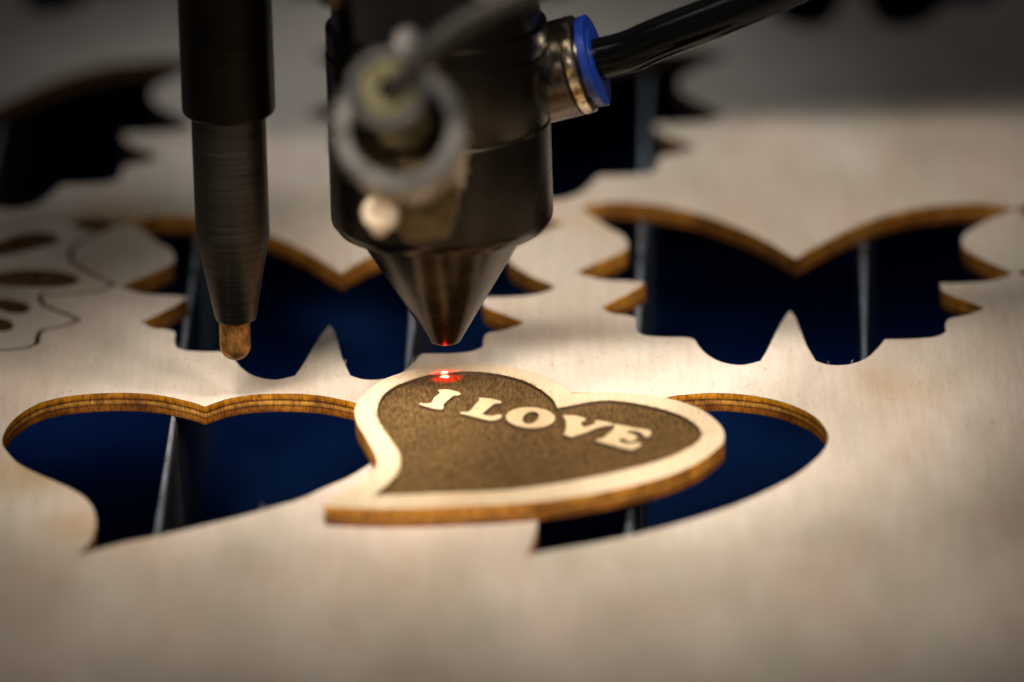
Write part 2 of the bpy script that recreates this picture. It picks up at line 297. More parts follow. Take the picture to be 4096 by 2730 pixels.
# ------------------------------------------------------------------ plywood sheet with its openings
BUT = [[11.559,68.006],[11.956,68.342],[12.346,68.687],[12.74,69.028],[13.146,69.351],[13.575,69.643],[14.038,69.922],[14.519,70.188],[15.016,70.427],[15.53,70.62],[16.058,70.754],[16.542,70.817],[17.04,70.835],[17.55,70.815],[18.071,70.76],[18.601,70.676],[19.138,70.568],[19.573,70.462],[20.019,70.334],[20.474,70.186],[20.935,70.019],[21.398,69.836],[21.86,69.638],[22.32,69.427],[22.773,69.206],[23.218,68.975],[23.635,68.744],[24.05,68.498],[24.462,68.239],[24.87,67.968],[25.276,67.687],[25.679,67.395],[26.08,67.095],[26.478,66.788],[26.873,66.475],[27.266,66.157],[27.644,65.844],[28.019,65.525],[28.392,65.199],[28.762,64.865],[29.13,64.524],[29.496,64.176],[29.859,63.821],[30.22,63.458],[30.577,63.088],[30.931,62.71],[31.283,62.325],[31.602,61.963],[31.918,61.593],[32.231,61.216],[32.542,60.831],[32.85,60.44],[33.156,60.044],[33.461,59.641],[33.763,59.235],[34.063,58.824],[34.363,58.409],[34.66,57.992],[34.957,57.572],[35.253,57.15],[35.524,56.762],[35.794,56.371],[36.063,55.978],[36.331,55.582],[36.597,55.183],[36.863,54.781],[37.127,54.376],[37.389,53.967],[37.65,53.555],[37.91,53.138],[38.168,52.717],[38.424,52.292],[38.678,51.862],[38.931,51.428],[39.181,50.988],[39.421,50.556],[39.662,50.114],[39.902,49.662],[40.142,49.203],[40.381,48.738],[40.618,48.268],[40.854,47.794],[41.088,47.318],[41.319,46.842],[41.548,46.367],[41.774,45.894],[41.996,45.424],[42.214,44.96],[42.428,44.503],[42.638,44.053],[42.843,43.613],[43.042,43.183],[43.271,42.686],[43.491,42.2],[43.703,41.722],[43.909,41.251],[44.11,40.787],[44.307,40.327],[44.502,39.869],[44.695,39.414],[44.889,38.958],[45.084,38.501],[45.281,38.041],[45.482,37.576],[45.693,37.997],[45.898,38.415],[46.101,38.832],[46.304,39.248],[46.509,39.666],[46.72,40.087],[46.94,40.514],[47.172,40.947],[47.418,41.389],[47.649,41.787],[47.888,42.189],[48.136,42.596],[48.392,43.007],[48.654,43.422],[48.922,43.84],[49.196,44.263],[49.475,44.689],[49.757,45.119],[50.042,45.552],[50.329,45.988],[50.618,46.428],[50.882,46.831],[51.151,47.243],[51.423,47.662],[51.7,48.087],[51.979,48.517],[52.262,48.949],[52.548,49.382],[52.836,49.816],[53.126,50.248],[53.418,50.677],[53.711,51.102],[54.005,51.522],[54.301,51.934],[54.596,52.337],[54.892,52.731],[55.209,53.145],[55.526,53.557],[55.845,53.965],[56.165,54.37],[56.487,54.77],[56.811,55.165],[57.136,55.554],[57.464,55.935],[57.794,56.309],[58.126,56.674],[58.462,57.031],[58.8,57.377],[59.142,57.712],[59.51,58.06],[59.881,58.398],[60.256,58.728],[60.633,59.049],[61.014,59.36],[61.397,59.662],[61.782,59.953],[62.17,60.235],[62.561,60.506],[62.954,60.766],[63.348,61.015],[63.799,61.285],[64.254,61.543],[64.713,61.787],[65.174,62.018],[65.639,62.236],[66.106,62.44],[66.574,62.63],[67.044,62.806],[67.515,62.966],[68.025,63.121],[68.537,63.257],[69.052,63.375],[69.569,63.477],[70.088,63.565],[70.607,63.641],[71.126,63.707],[71.644,63.763],[72.161,63.816],[72.686,63.865],[73.214,63.907],[73.741,63.935],[74.263,63.945],[74.773,63.931],[75.269,63.889],[75.744,63.812],[76.211,63.696],[76.663,63.547],[77.1,63.37],[77.527,63.169],[77.944,62.949],[78.355,62.715],[78.762,62.471],[79.172,62.201],[79.57,61.904],[79.959,61.588],[80.342,61.259],[80.723,60.926],[81.106,60.596],[81.493,60.275],[81.153,59.901],[80.807,59.527],[80.458,59.152],[80.106,58.777],[79.755,58.402],[79.405,58.027],[79.06,57.653],[78.72,57.28],[78.388,56.907],[78.066,56.536],[77.755,56.166],[77.458,55.798],[77.128,55.373],[76.811,54.951],[76.505,54.531],[76.21,54.113],[75.925,53.696],[75.648,53.277],[75.377,52.856],[75.113,52.432],[74.852,52.003],[74.601,51.585],[74.351,51.167],[74.105,50.749],[73.866,50.328],[73.635,49.904],[73.417,49.476],[73.214,49.043],[73.028,48.603],[72.863,48.156],[72.715,47.698],[72.581,47.232],[72.46,46.759],[72.355,46.281],[72.266,45.799],[72.193,45.314],[72.137,44.829],[72.1,44.344],[72.081,43.861],[72.082,43.371],[72.103,42.877],[72.143,42.381],[72.2,41.884],[72.274,41.387],[72.364,40.892],[72.468,40.401],[72.586,39.914],[72.717,39.434],[72.868,38.952],[73.044,38.473],[73.239,37.996],[73.449,37.523],[73.67,37.054],[73.897,36.589],[74.126,36.13],[74.353,35.677],[74.573,35.231],[74.796,34.775],[75.016,34.332],[75.236,33.897],[75.459,33.467],[75.689,33.037],[75.929,32.603],[76.181,32.161],[76.45,31.705],[76.697,31.303],[76.957,30.893],[77.23,30.477],[77.511,30.056],[77.8,29.631],[78.095,29.204],[78.392,28.775],[78.689,28.345],[78.986,27.917],[79.278,27.49],[79.565,27.067],[79.275,26.61],[78.998,26.138],[78.72,25.666],[78.43,25.209],[78.113,24.784],[77.757,24.406],[77.371,24.08],[76.959,23.785],[76.521,23.519],[76.06,23.283],[75.577,23.077],[75.074,22.898],[74.615,22.772],[74.124,22.674],[73.612,22.6],[73.087,22.547],[72.557,22.51],[72.031,22.485],[71.519,22.469],[71.028,22.457],[70.471,22.458],[69.93,22.482],[69.398,22.521],[68.871,22.569],[68.345,22.616],[67.813,22.656],[67.842,22.17],[67.857,21.674],[67.865,21.174],[67.874,20.674],[67.889,20.178],[67.917,19.692],[67.966,19.22],[68.041,18.767],[68.15,18.339],[68.343,17.82],[68.581,17.334],[68.853,16.872],[69.147,16.425],[69.45,15.986],[69.75,15.547],[70.046,15.123],[70.353,14.72],[70.669,14.323],[70.992,13.922],[71.322,13.504],[71.658,13.057],[71.937,12.667],[72.223,12.258],[72.515,11.835],[72.811,11.4],[73.11,10.958],[73.41,10.512],[73.711,10.066],[74.01,9.624],[74.306,9.189],[73.994,8.777],[73.688,8.352],[73.381,7.927],[73.069,7.515],[72.746,7.127],[72.406,6.776],[72.014,6.443],[71.603,6.146],[71.182,5.875],[70.761,5.616],[70.349,5.359],[69.856,5.098],[69.35,4.874],[68.883,4.614],[68.506,4.247],[68.288,3.835],[68.138,3.344],[68.036,2.796],[67.965,2.218],[67.907,1.634],[67.844,1.07],[67.805,0.566],[67.804,0.04],[67.821,-0.495],[67.834,-1.025],[67.823,-1.54],[67.768,-2.025],[67.647,-2.469],[67.419,-2.968],[67.13,-3.438],[66.788,-3.868],[66.4,-4.245],[65.973,-4.557],[65.553,-4.77],[65.09,-4.925],[64.592,-5.034],[64.067,-5.111],[63.521,-5.168],[62.963,-5.218],[62.532,-5.246],[62.081,-5.255],[61.615,-5.249],[61.136,-5.231],[60.648,-5.205],[60.154,-5.173],[59.659,-5.138],[59.164,-5.105],[58.674,-5.076],[58.191,-5.055],[58.046,-5.538],[57.906,-6.017],[57.769,-6.494],[57.631,-6.972],[57.491,-7.451],[57.346,-7.934],[57.192,-8.422],[57.027,-8.917],[56.848,-9.42],[56.686,-9.871],[56.521,-10.343],[56.352,-10.831],[56.178,-11.329],[55.997,-11.831],[55.81,-12.331],[55.614,-12.823],[55.409,-13.3],[55.194,-13.756],[54.968,-14.187],[54.73,-14.584],[54.479,-14.943],[54.12,-15.385],[53.736,-15.802],[53.332,-16.185],[52.913,-16.526],[52.487,-16.816],[52.057,-17.047],[51.632,-17.208],[51.118,-17.309],[50.585,-17.327],[50.052,-17.268],[49.539,-17.139],[49.065,-16.948],[48.687,-16.705],[48.339,-16.383],[48.011,-16.008],[47.694,-15.606],[47.377,-15.205],[47.05,-14.83],[46.976,-14.333],[46.902,-13.839],[46.826,-13.345],[46.75,-12.853],[46.674,-12.362],[46.598,-11.87],[46.521,-11.379],[46.445,-10.887],[46.37,-10.394],[46.295,-9.9],[46.221,-9.404],[46.148,-8.906],[46.077,-8.406],[46.008,-7.903],[45.94,-7.396],[45.875,-6.886],[45.812,-6.371],[45.756,-5.895],[45.702,-5.407],[45.649,-4.909],[45.597,-4.404],[45.547,-3.892],[45.498,-3.376],[45.45,-2.857],[45.403,-2.336],[45.357,-1.816],[45.312,-1.298],[45.268,-0.783],[45.225,-0.274],[45.182,0.228],[45.14,0.722],[45.099,1.205],[45.058,1.677],[45.018,2.135],[44.979,2.578],[44.939,3.004],[44.9,3.411],[44.845,4.004],[44.796,4.571],[44.751,5.114],[44.708,5.637],[44.664,6.14],[44.617,6.626],[44.564,7.099],[44.503,7.559],[44.433,8.009],[44.335,8.519],[44.226,8.999],[44.109,9.458],[43.989,9.908],[43.868,10.357],[43.752,10.817],[43.629,10.347],[43.505,9.882],[43.381,9.42],[43.256,8.959],[43.132,8.497],[43.008,8.033],[42.885,7.565],[42.763,7.091],[42.642,6.609],[42.522,6.117],[42.405,5.614],[42.3,5.148],[42.197,4.675],[42.095,4.193],[41.994,3.704],[41.894,3.21],[41.794,2.71],[41.696,2.207],[41.598,1.699],[41.501,1.189],[41.403,0.677],[41.306,0.165],[41.209,-0.348],[41.112,-0.86],[41.014,-1.371],[40.92,-1.871],[40.825,-2.378],[40.731,-2.893],[40.637,-3.412],[40.544,-3.934],[40.45,-4.458],[40.357,-4.981],[40.264,-5.503],[40.171,-6.02],[40.078,-6.533],[39.985,-7.038],[39.893,-7.535],[39.8,-8.021],[39.708,-8.495],[39.615,-8.955],[39.502,-9.498],[39.389,-10.024],[39.276,-10.535],[39.164,-11.034],[39.052,-11.525],[38.939,-12.011],[38.827,-12.494],[38.715,-12.978],[38.602,-13.467],[38.49,-13.963],[38.058,-14.242],[37.626,-14.561],[37.194,-14.891],[36.762,-15.2],[36.331,-15.458],[35.901,-15.635],[35.472,-15.7],[35.043,-15.651],[34.606,-15.515],[34.167,-15.305],[33.734,-15.035],[33.314,-14.718],[32.914,-14.368],[32.54,-13.999],[32.261,-13.683],[31.996,-13.333],[31.742,-12.953],[31.501,-12.547],[31.27,-12.118],[31.049,-11.67],[30.838,-11.206],[30.635,-10.731],[30.44,-10.247],[30.252,-9.759],[30.07,-9.269],[29.921,-8.839],[29.783,-8.394],[29.655,-7.936],[29.535,-7.467],[29.423,-6.989],[29.318,-6.502],[29.217,-6.009],[29.12,-5.512],[29.025,-5.011],[28.932,-4.508],[28.838,-4.006],[28.744,-3.505],[28.647,-3.007],[28.546,-2.514],[28.44,-2.028],[28.152,-1.652],[27.865,-1.275],[27.466,-0.961],[27.083,-0.814],[26.614,-0.718],[26.086,-0.657],[25.524,-0.612],[24.953,-0.567],[24.4,-0.503],[23.888,-0.403],[23.352,-0.27],[22.806,-0.135],[22.271,0.015],[21.764,0.192],[21.307,0.408],[20.917,0.675],[20.588,1.01],[20.319,1.392],[20.098,1.813],[19.915,2.264],[19.757,2.735],[19.651,3.152],[19.58,3.594],[19.535,4.058],[19.509,4.536],[19.492,5.024],[19.477,5.517],[19.456,6.008],[19.449,6.495],[19.468,7.012],[19.501,7.544],[19.533,8.078],[19.552,8.596],[19.542,9.086],[19.492,9.531],[19.386,9.918],[19.152,10.366],[18.847,10.74],[18.493,11.062],[18.109,11.352],[17.648,11.582],[17.128,11.737],[16.602,11.914],[16.119,12.208],[15.834,12.501],[15.568,12.856],[15.316,13.258],[15.075,13.694],[14.84,14.149],[14.606,14.608],[14.369,15.058],[14.125,15.485],[14.386,15.891],[14.645,16.295],[14.904,16.699],[15.163,17.103],[15.423,17.508],[15.687,17.916],[15.954,18.327],[16.227,18.743],[16.493,19.14],[16.764,19.536],[17.041,19.932],[17.32,20.33],[17.601,20.733],[17.881,21.143],[18.16,21.562],[18.435,21.991],[18.704,22.433],[18.949,22.855],[19.191,23.29],[19.43,23.735],[19.668,24.189],[19.904,24.65],[20.139,25.116],[20.374,25.584],[20.608,26.054],[20.843,26.521],[21.079,26.986],[21.315,27.445],[20.856,27.755],[20.406,28.075],[19.937,28.377],[19.419,28.632],[18.964,28.777],[18.471,28.878],[17.955,28.955],[17.428,29.033],[16.906,29.132],[16.401,29.274],[15.96,29.433],[15.518,29.603],[15.078,29.788],[14.644,29.994],[14.216,30.225],[13.799,30.484],[13.394,30.777],[13.043,31.078],[12.704,31.416],[12.375,31.784],[12.054,32.174],[11.737,32.579],[11.423,32.992],[11.109,33.404],[10.792,33.809],[10.471,34.199],[10.775,34.603],[11.08,35.008],[11.386,35.416],[11.692,35.823],[11.998,36.23],[12.303,36.635],[12.607,37.037],[12.909,37.435],[13.209,37.828],[13.507,38.215],[13.813,38.605],[14.12,38.988],[14.426,39.366],[14.731,39.739],[15.033,40.11],[15.332,40.481],[15.626,40.854],[15.915,41.23],[16.198,41.611],[16.514,42.032],[16.84,42.45],[17.167,42.868],[17.486,43.289],[17.787,43.716],[18.062,44.151],[18.299,44.598],[18.491,45.06],[18.636,45.53],[18.744,46.016],[18.821,46.513],[18.869,47.018],[18.894,47.528],[18.899,48.04],[18.889,48.55],[18.866,49.055],[18.828,49.571],[18.769,50.089],[18.691,50.608],[18.593,51.127],[18.476,51.646],[18.342,52.164],[18.189,52.679],[18.02,53.191],[17.854,53.622],[17.663,54.047],[17.453,54.468],[17.228,54.888],[16.993,55.307],[16.753,55.728],[16.513,56.154],[16.278,56.586],[16.054,57.027],[15.845,57.479],[15.652,57.936],[15.467,58.403],[15.289,58.879],[15.115,59.361],[14.944,59.849],[14.774,60.34],[14.604,60.832],[14.431,61.324],[14.254,61.814],[14.071,62.3],[13.882,62.781],[13.684,63.26],[13.481,63.738],[13.273,64.214],[13.063,64.689],[12.85,65.163],[12.635,65.637],[12.419,66.111],[12.202,66.584],[11.986,67.058],[11.772,67.532]]
OFFS = [[-72.31,0.03],[-43.3,90.13],[-130.48,94.2],[16.12,180.57],[-55.52,192.28],[-127.17,203.99],[69.62,-7.57]]
CUT_OFF = [-141.87,8.6]
CUTOUT = [[12.475,67.798],[12.447,67.775],[12.84,68.123],[13.219,68.451],[13.591,68.747],[13.98,69.011],[14.413,69.272],[14.863,69.521],[15.311,69.737],[15.755,69.903],[16.199,70.016],[16.604,70.069],[17.039,70.084],[17.496,70.067],[17.973,70.016],[18.468,69.938],[18.975,69.836],[19.381,69.737],[19.799,69.617],[20.23,69.477],[20.669,69.318],[21.112,69.142],[21.556,68.952],[21.999,68.749],[22.436,68.536],[22.863,68.314],[23.262,68.093],[23.659,67.858],[24.055,67.609],[24.449,67.347],[24.843,67.075],[25.234,66.791],[25.626,66.498],[26.016,66.197],[26.404,65.89],[26.791,65.577],[27.162,65.27],[27.529,64.957],[27.894,64.638],[28.256,64.312],[28.617,63.977],[28.975,63.636],[29.331,63.288],[29.684,62.933],[30.033,62.571],[30.381,62.201],[30.725,61.824],[31.035,61.472],[31.344,61.11],[31.651,60.741],[31.956,60.363],[32.259,59.979],[32.56,59.588],[32.861,59.191],[33.159,58.79],[33.456,58.383],[33.754,57.972],[34.048,57.558],[34.344,57.14],[34.639,56.72],[34.908,56.334],[35.176,55.946],[35.443,55.556],[35.708,55.164],[35.972,54.768],[36.236,54.369],[36.497,53.969],[36.756,53.564],[37.015,53.156],[37.272,52.744],[37.527,52.328],[37.78,51.908],[38.031,51.482],[38.281,51.054],[38.527,50.621],[38.764,50.194],[39.002,49.759],[39.238,49.312],[39.476,48.858],[39.713,48.398],[39.947,47.932],[40.182,47.461],[40.414,46.989],[40.644,46.515],[40.872,46.042],[41.097,45.572],[41.318,45.104],[41.535,44.642],[41.749,44.185],[41.958,43.736],[42.163,43.297],[42.361,42.869],[42.589,42.374],[42.807,41.893],[43.017,41.42],[43.221,40.952],[43.421,40.49],[43.617,40.032],[43.812,39.576],[44.005,39.121],[44.199,38.664],[44.394,38.206],[44.592,37.745],[45.44,36.077],[46.365,37.664],[46.572,38.086],[46.775,38.503],[46.978,38.918],[47.181,39.333],[47.389,39.747],[47.604,40.165],[47.83,40.588],[48.07,41.018],[48.296,41.407],[48.531,41.802],[48.775,42.203],[49.027,42.609],[49.287,43.019],[49.552,43.434],[49.824,43.854],[50.102,44.278],[50.384,44.707],[50.668,45.14],[50.956,45.576],[51.245,46.017],[51.51,46.42],[51.78,46.834],[52.052,47.253],[52.329,47.678],[52.607,48.107],[52.889,48.537],[53.173,48.968],[53.46,49.4],[53.747,49.828],[54.037,50.253],[54.327,50.674],[54.617,51.088],[54.908,51.494],[55.198,51.89],[55.49,52.278],[55.804,52.688],[56.119,53.097],[56.435,53.502],[56.751,53.902],[57.069,54.297],[57.389,54.687],[57.708,55.069],[58.029,55.442],[58.353,55.809],[58.677,56.165],[59.003,56.512],[59.331,56.847],[59.662,57.172],[60.02,57.51],[60.381,57.839],[60.747,58.161],[61.113,58.473],[61.483,58.775],[61.855,59.068],[62.229,59.35],[62.604,59.623],[62.982,59.885],[63.361,60.136],[63.741,60.376],[64.177,60.637],[64.615,60.886],[65.057,61.121],[65.501,61.343],[65.948,61.553],[66.397,61.749],[66.847,61.931],[67.296,62.1],[67.745,62.252],[68.23,62.4],[68.717,62.529],[69.208,62.641],[69.704,62.739],[70.205,62.824],[70.709,62.898],[71.214,62.962],[71.723,63.017],[72.234,63.07],[72.751,63.118],[73.264,63.159],[73.768,63.185],[74.26,63.195],[74.731,63.182],[75.177,63.144],[75.593,63.077],[76.003,62.975],[76.405,62.843],[76.799,62.683],[77.192,62.498],[77.583,62.291],[77.977,62.067],[78.363,61.836],[78.741,61.587],[79.109,61.312],[79.478,61.012],[79.851,60.692],[80.231,60.36],[80.622,60.023],[80.41,60.199],[80.6,60.408],[80.257,60.037],[79.91,59.664],[79.559,59.29],[79.207,58.914],[78.855,58.537],[78.507,58.16],[78.163,57.782],[77.825,57.402],[77.496,57.023],[77.176,56.643],[76.87,56.264],[76.532,55.828],[76.208,55.397],[75.895,54.968],[75.594,54.541],[75.303,54.114],[75.02,53.687],[74.743,53.257],[74.474,52.825],[74.21,52.391],[73.958,51.971],[73.706,51.55],[73.456,51.124],[73.211,50.693],[72.971,50.254],[72.743,49.805],[72.529,49.348],[72.33,48.879],[72.154,48.401],[71.998,47.917],[71.857,47.429],[71.73,46.932],[71.62,46.43],[71.526,45.923],[71.449,45.413],[71.39,44.901],[71.351,44.387],[71.331,43.875],[71.332,43.354],[71.354,42.831],[71.396,42.308],[71.456,41.786],[71.534,41.265],[71.628,40.747],[71.737,40.235],[71.86,39.727],[71.997,39.223],[72.158,38.71],[72.345,38.202],[72.549,37.702],[72.767,37.211],[72.994,36.73],[73.224,36.257],[73.455,35.795],[73.681,35.343],[73.9,34.9],[74.123,34.443],[74.345,33.996],[74.568,33.555],[74.795,33.117],[75.03,32.679],[75.275,32.236],[75.532,31.785],[75.807,31.318],[76.061,30.906],[76.327,30.486],[76.605,30.063],[76.889,29.637],[77.181,29.207],[77.478,28.777],[77.775,28.348],[78.072,27.918],[78.368,27.492],[78.658,27.068],[78.668,27.053],[78.635,27.001],[78.351,26.518],[78.08,26.057],[77.812,25.635],[77.538,25.267],[77.24,24.951],[76.91,24.672],[76.545,24.411],[76.155,24.174],[75.742,23.963],[75.304,23.776],[74.849,23.614],[74.442,23.502],[73.997,23.413],[73.521,23.345],[73.023,23.294],[72.513,23.259],[72.001,23.234],[71.498,23.219],[71.02,23.207],[70.488,23.208],[69.974,23.231],[69.459,23.269],[68.938,23.316],[68.406,23.363],[67.013,23.468],[67.093,22.136],[67.107,21.657],[67.115,21.161],[67.124,20.656],[67.14,20.145],[67.169,19.632],[67.222,19.12],[67.306,18.613],[67.433,18.115],[67.653,17.524],[67.92,16.978],[68.216,16.475],[68.525,16.006],[68.832,15.561],[69.133,15.121],[69.44,14.681],[69.761,14.259],[70.084,13.854],[70.406,13.454],[70.728,13.046],[71.053,12.613],[71.325,12.234],[71.607,11.83],[71.896,11.411],[72.19,10.979],[72.488,10.539],[72.788,10.093],[73.09,9.646],[73.389,9.203],[73.383,9.212],[73.391,9.223],[73.08,8.791],[72.778,8.373],[72.482,7.982],[72.188,7.629],[71.893,7.324],[71.551,7.034],[71.18,6.766],[70.782,6.51],[70.366,6.254],[69.975,6.009],[69.528,5.773],[69.015,5.546],[68.431,5.221],[67.898,4.702],[67.592,4.123],[67.408,3.523],[67.294,2.91],[67.22,2.301],[67.161,1.713],[67.097,1.141],[67.055,0.596],[67.054,0.029],[67.071,-0.516],[67.084,-1.026],[67.074,-1.49],[67.029,-1.883],[66.939,-2.213],[66.756,-2.614],[66.515,-3.007],[66.231,-3.364],[65.915,-3.67],[65.58,-3.916],[65.263,-4.076],[64.89,-4.201],[64.457,-4.296],[63.974,-4.367],[63.449,-4.421],[62.905,-4.47],[62.5,-4.496],[62.078,-4.505],[61.634,-4.499],[61.17,-4.482],[60.692,-4.456],[60.205,-4.425],[59.71,-4.39],[59.211,-4.356],[58.712,-4.327],[57.64,-4.28],[57.327,-5.325],[57.186,-5.808],[57.048,-6.286],[56.911,-6.763],[56.772,-7.238],[56.629,-7.713],[56.479,-8.191],[56.318,-8.673],[56.142,-9.168],[55.979,-9.62],[55.813,-10.097],[55.644,-10.585],[55.471,-11.078],[55.293,-11.572],[55.11,-12.061],[54.921,-12.536],[54.725,-12.992],[54.522,-13.422],[54.314,-13.82],[54.1,-14.176],[53.88,-14.491],[53.553,-14.894],[53.202,-15.275],[52.837,-15.621],[52.464,-15.924],[52.097,-16.174],[51.745,-16.363],[51.425,-16.484],[51.032,-16.561],[50.614,-16.576],[50.185,-16.528],[49.772,-16.424],[49.411,-16.279],[49.148,-16.11],[48.877,-15.859],[48.588,-15.529],[48.283,-15.141],[47.954,-14.726],[47.76,-14.502],[47.718,-14.222],[47.644,-13.726],[47.567,-13.231],[47.491,-12.738],[47.415,-12.247],[47.339,-11.755],[47.262,-11.264],[47.186,-10.773],[47.111,-10.281],[47.037,-9.788],[46.963,-9.294],[46.89,-8.799],[46.82,-8.302],[46.751,-7.802],[46.684,-7.299],[46.619,-6.793],[46.557,-6.282],[46.501,-5.81],[46.448,-5.326],[46.395,-4.831],[46.343,-4.329],[46.294,-3.82],[46.245,-3.306],[46.197,-2.789],[46.15,-2.269],[46.104,-1.751],[46.059,-1.234],[46.015,-0.72],[45.972,-0.21],[45.929,0.292],[45.887,0.785],[45.846,1.269],[45.805,1.742],[45.765,2.201],[45.726,2.646],[45.686,3.075],[45.647,3.481],[45.592,4.071],[45.543,4.634],[45.498,5.176],[45.455,5.7],[45.411,6.209],[45.363,6.704],[45.308,7.19],[45.245,7.666],[45.172,8.137],[45.069,8.673],[44.955,9.175],[44.835,9.647],[44.713,10.102],[44.594,10.546],[43.759,12.317],[42.904,10.539],[42.78,10.076],[42.657,9.615],[42.532,9.154],[42.408,8.691],[42.283,8.225],[42.159,7.754],[42.036,7.276],[41.914,6.789],[41.792,6.291],[41.674,5.781],[41.568,5.31],[41.464,4.832],[41.361,4.346],[41.259,3.854],[41.159,3.358],[41.058,2.855],[40.96,2.35],[40.861,1.84],[40.764,1.33],[40.666,0.817],[40.569,0.304],[40.472,-0.209],[40.375,-0.72],[40.277,-1.231],[40.183,-1.733],[40.088,-2.242],[39.993,-2.759],[39.899,-3.279],[39.806,-3.802],[39.712,-4.326],[39.619,-4.85],[39.526,-5.371],[39.433,-5.887],[39.34,-6.398],[39.247,-6.902],[39.156,-7.396],[39.064,-7.879],[38.972,-8.349],[38.88,-8.804],[38.768,-9.343],[38.656,-9.864],[38.544,-10.372],[38.432,-10.868],[38.321,-11.357],[38.208,-11.841],[38.096,-12.325],[37.984,-12.809],[37.871,-13.3],[37.826,-13.499],[37.631,-13.625],[37.176,-13.961],[36.748,-14.288],[36.351,-14.572],[35.994,-14.786],[35.699,-14.907],[35.458,-14.944],[35.198,-14.914],[34.881,-14.815],[34.528,-14.646],[34.159,-14.416],[33.787,-14.136],[33.425,-13.818],[33.085,-13.483],[32.842,-13.208],[32.607,-12.898],[32.377,-12.553],[32.154,-12.178],[31.937,-11.774],[31.727,-11.349],[31.524,-10.903],[31.328,-10.443],[31.138,-9.972],[30.953,-9.494],[30.776,-9.016],[30.634,-8.605],[30.502,-8.182],[30.38,-7.742],[30.263,-7.288],[30.155,-6.824],[30.052,-6.348],[29.952,-5.862],[29.856,-5.37],[29.762,-4.873],[29.669,-4.371],[29.575,-3.868],[29.481,-3.364],[29.382,-2.86],[29.28,-2.359],[29.137,-1.705],[28.748,-1.197],[28.404,-0.745],[27.841,-0.301],[27.294,-0.092],[26.732,0.023],[26.159,0.09],[25.583,0.136],[25.026,0.18],[24.515,0.239],[24.05,0.329],[23.532,0.458],[22.997,0.59],[22.496,0.731],[22.049,0.887],[21.681,1.061],[21.401,1.253],[21.166,1.492],[20.96,1.784],[20.779,2.129],[20.619,2.525],[20.477,2.947],[20.386,3.304],[20.324,3.69],[20.283,4.115],[20.258,4.569],[20.242,5.048],[20.227,5.544],[20.206,6.029],[20.199,6.487],[20.217,6.975],[20.25,7.498],[20.282,8.042],[20.302,8.59],[20.291,9.136],[20.231,9.673],[20.088,10.194],[19.781,10.781],[19.393,11.257],[18.972,11.64],[18.506,11.992],[17.925,12.282],[17.355,12.452],[16.92,12.598],[16.59,12.799],[16.405,12.989],[16.187,13.281],[15.962,13.639],[15.737,14.048],[15.507,14.491],[15.272,14.953],[15.027,15.419],[15.002,15.462],[15.017,15.486],[15.276,15.89],[15.535,16.294],[15.794,16.698],[16.053,17.102],[16.316,17.508],[16.582,17.917],[16.852,18.329],[17.114,18.719],[17.381,19.109],[17.655,19.502],[17.935,19.9],[18.218,20.307],[18.503,20.724],[18.788,21.152],[19.071,21.594],[19.349,22.05],[19.601,22.484],[19.849,22.93],[20.093,23.383],[20.334,23.844],[20.573,24.31],[20.809,24.779],[21.045,25.249],[21.279,25.718],[21.512,26.183],[21.747,26.645],[22.286,27.694],[21.283,28.371],[20.827,28.696],[20.307,29.031],[19.7,29.33],[19.154,29.504],[18.602,29.617],[18.065,29.697],[17.553,29.773],[17.078,29.863],[16.63,29.989],[16.222,30.136],[15.798,30.299],[15.384,30.473],[14.983,30.663],[14.592,30.874],[14.217,31.107],[13.859,31.366],[13.553,31.629],[13.249,31.932],[12.944,32.272],[12.639,32.644],[12.331,33.037],[12.02,33.446],[11.703,33.862],[11.377,34.279],[11.425,34.22],[11.374,34.152],[11.68,34.557],[11.986,34.966],[12.291,35.372],[12.597,35.779],[12.902,36.183],[13.205,36.584],[13.506,36.981],[13.804,37.372],[14.099,37.755],[14.401,38.139],[14.704,38.518],[15.008,38.893],[15.312,39.265],[15.616,39.638],[15.919,40.014],[16.218,40.393],[16.513,40.778],[16.799,41.162],[17.11,41.576],[17.431,41.988],[17.761,42.41],[18.092,42.846],[18.411,43.299],[18.711,43.774],[18.978,44.278],[19.197,44.805],[19.362,45.338],[19.481,45.877],[19.566,46.42],[19.617,46.964],[19.644,47.506],[19.649,48.044],[19.639,48.574],[19.615,49.1],[19.575,49.641],[19.513,50.187],[19.431,50.733],[19.328,51.279],[19.205,51.822],[19.065,52.365],[18.905,52.903],[18.726,53.443],[18.547,53.911],[18.341,54.368],[18.119,54.813],[17.886,55.249],[17.646,55.676],[17.406,56.098],[17.169,56.517],[16.942,56.935],[16.729,57.354],[16.531,57.782],[16.346,58.22],[16.167,58.672],[15.993,59.138],[15.822,59.612],[15.652,60.096],[15.483,60.585],[15.312,61.079],[15.137,61.576],[14.958,62.074],[14.771,62.569],[14.578,63.061],[14.376,63.55],[14.17,64.035],[13.96,64.516],[13.748,64.994],[13.534,65.472],[13.318,65.947],[13.101,66.423],[12.884,66.896],[12.669,67.368],[12.456,67.84]]
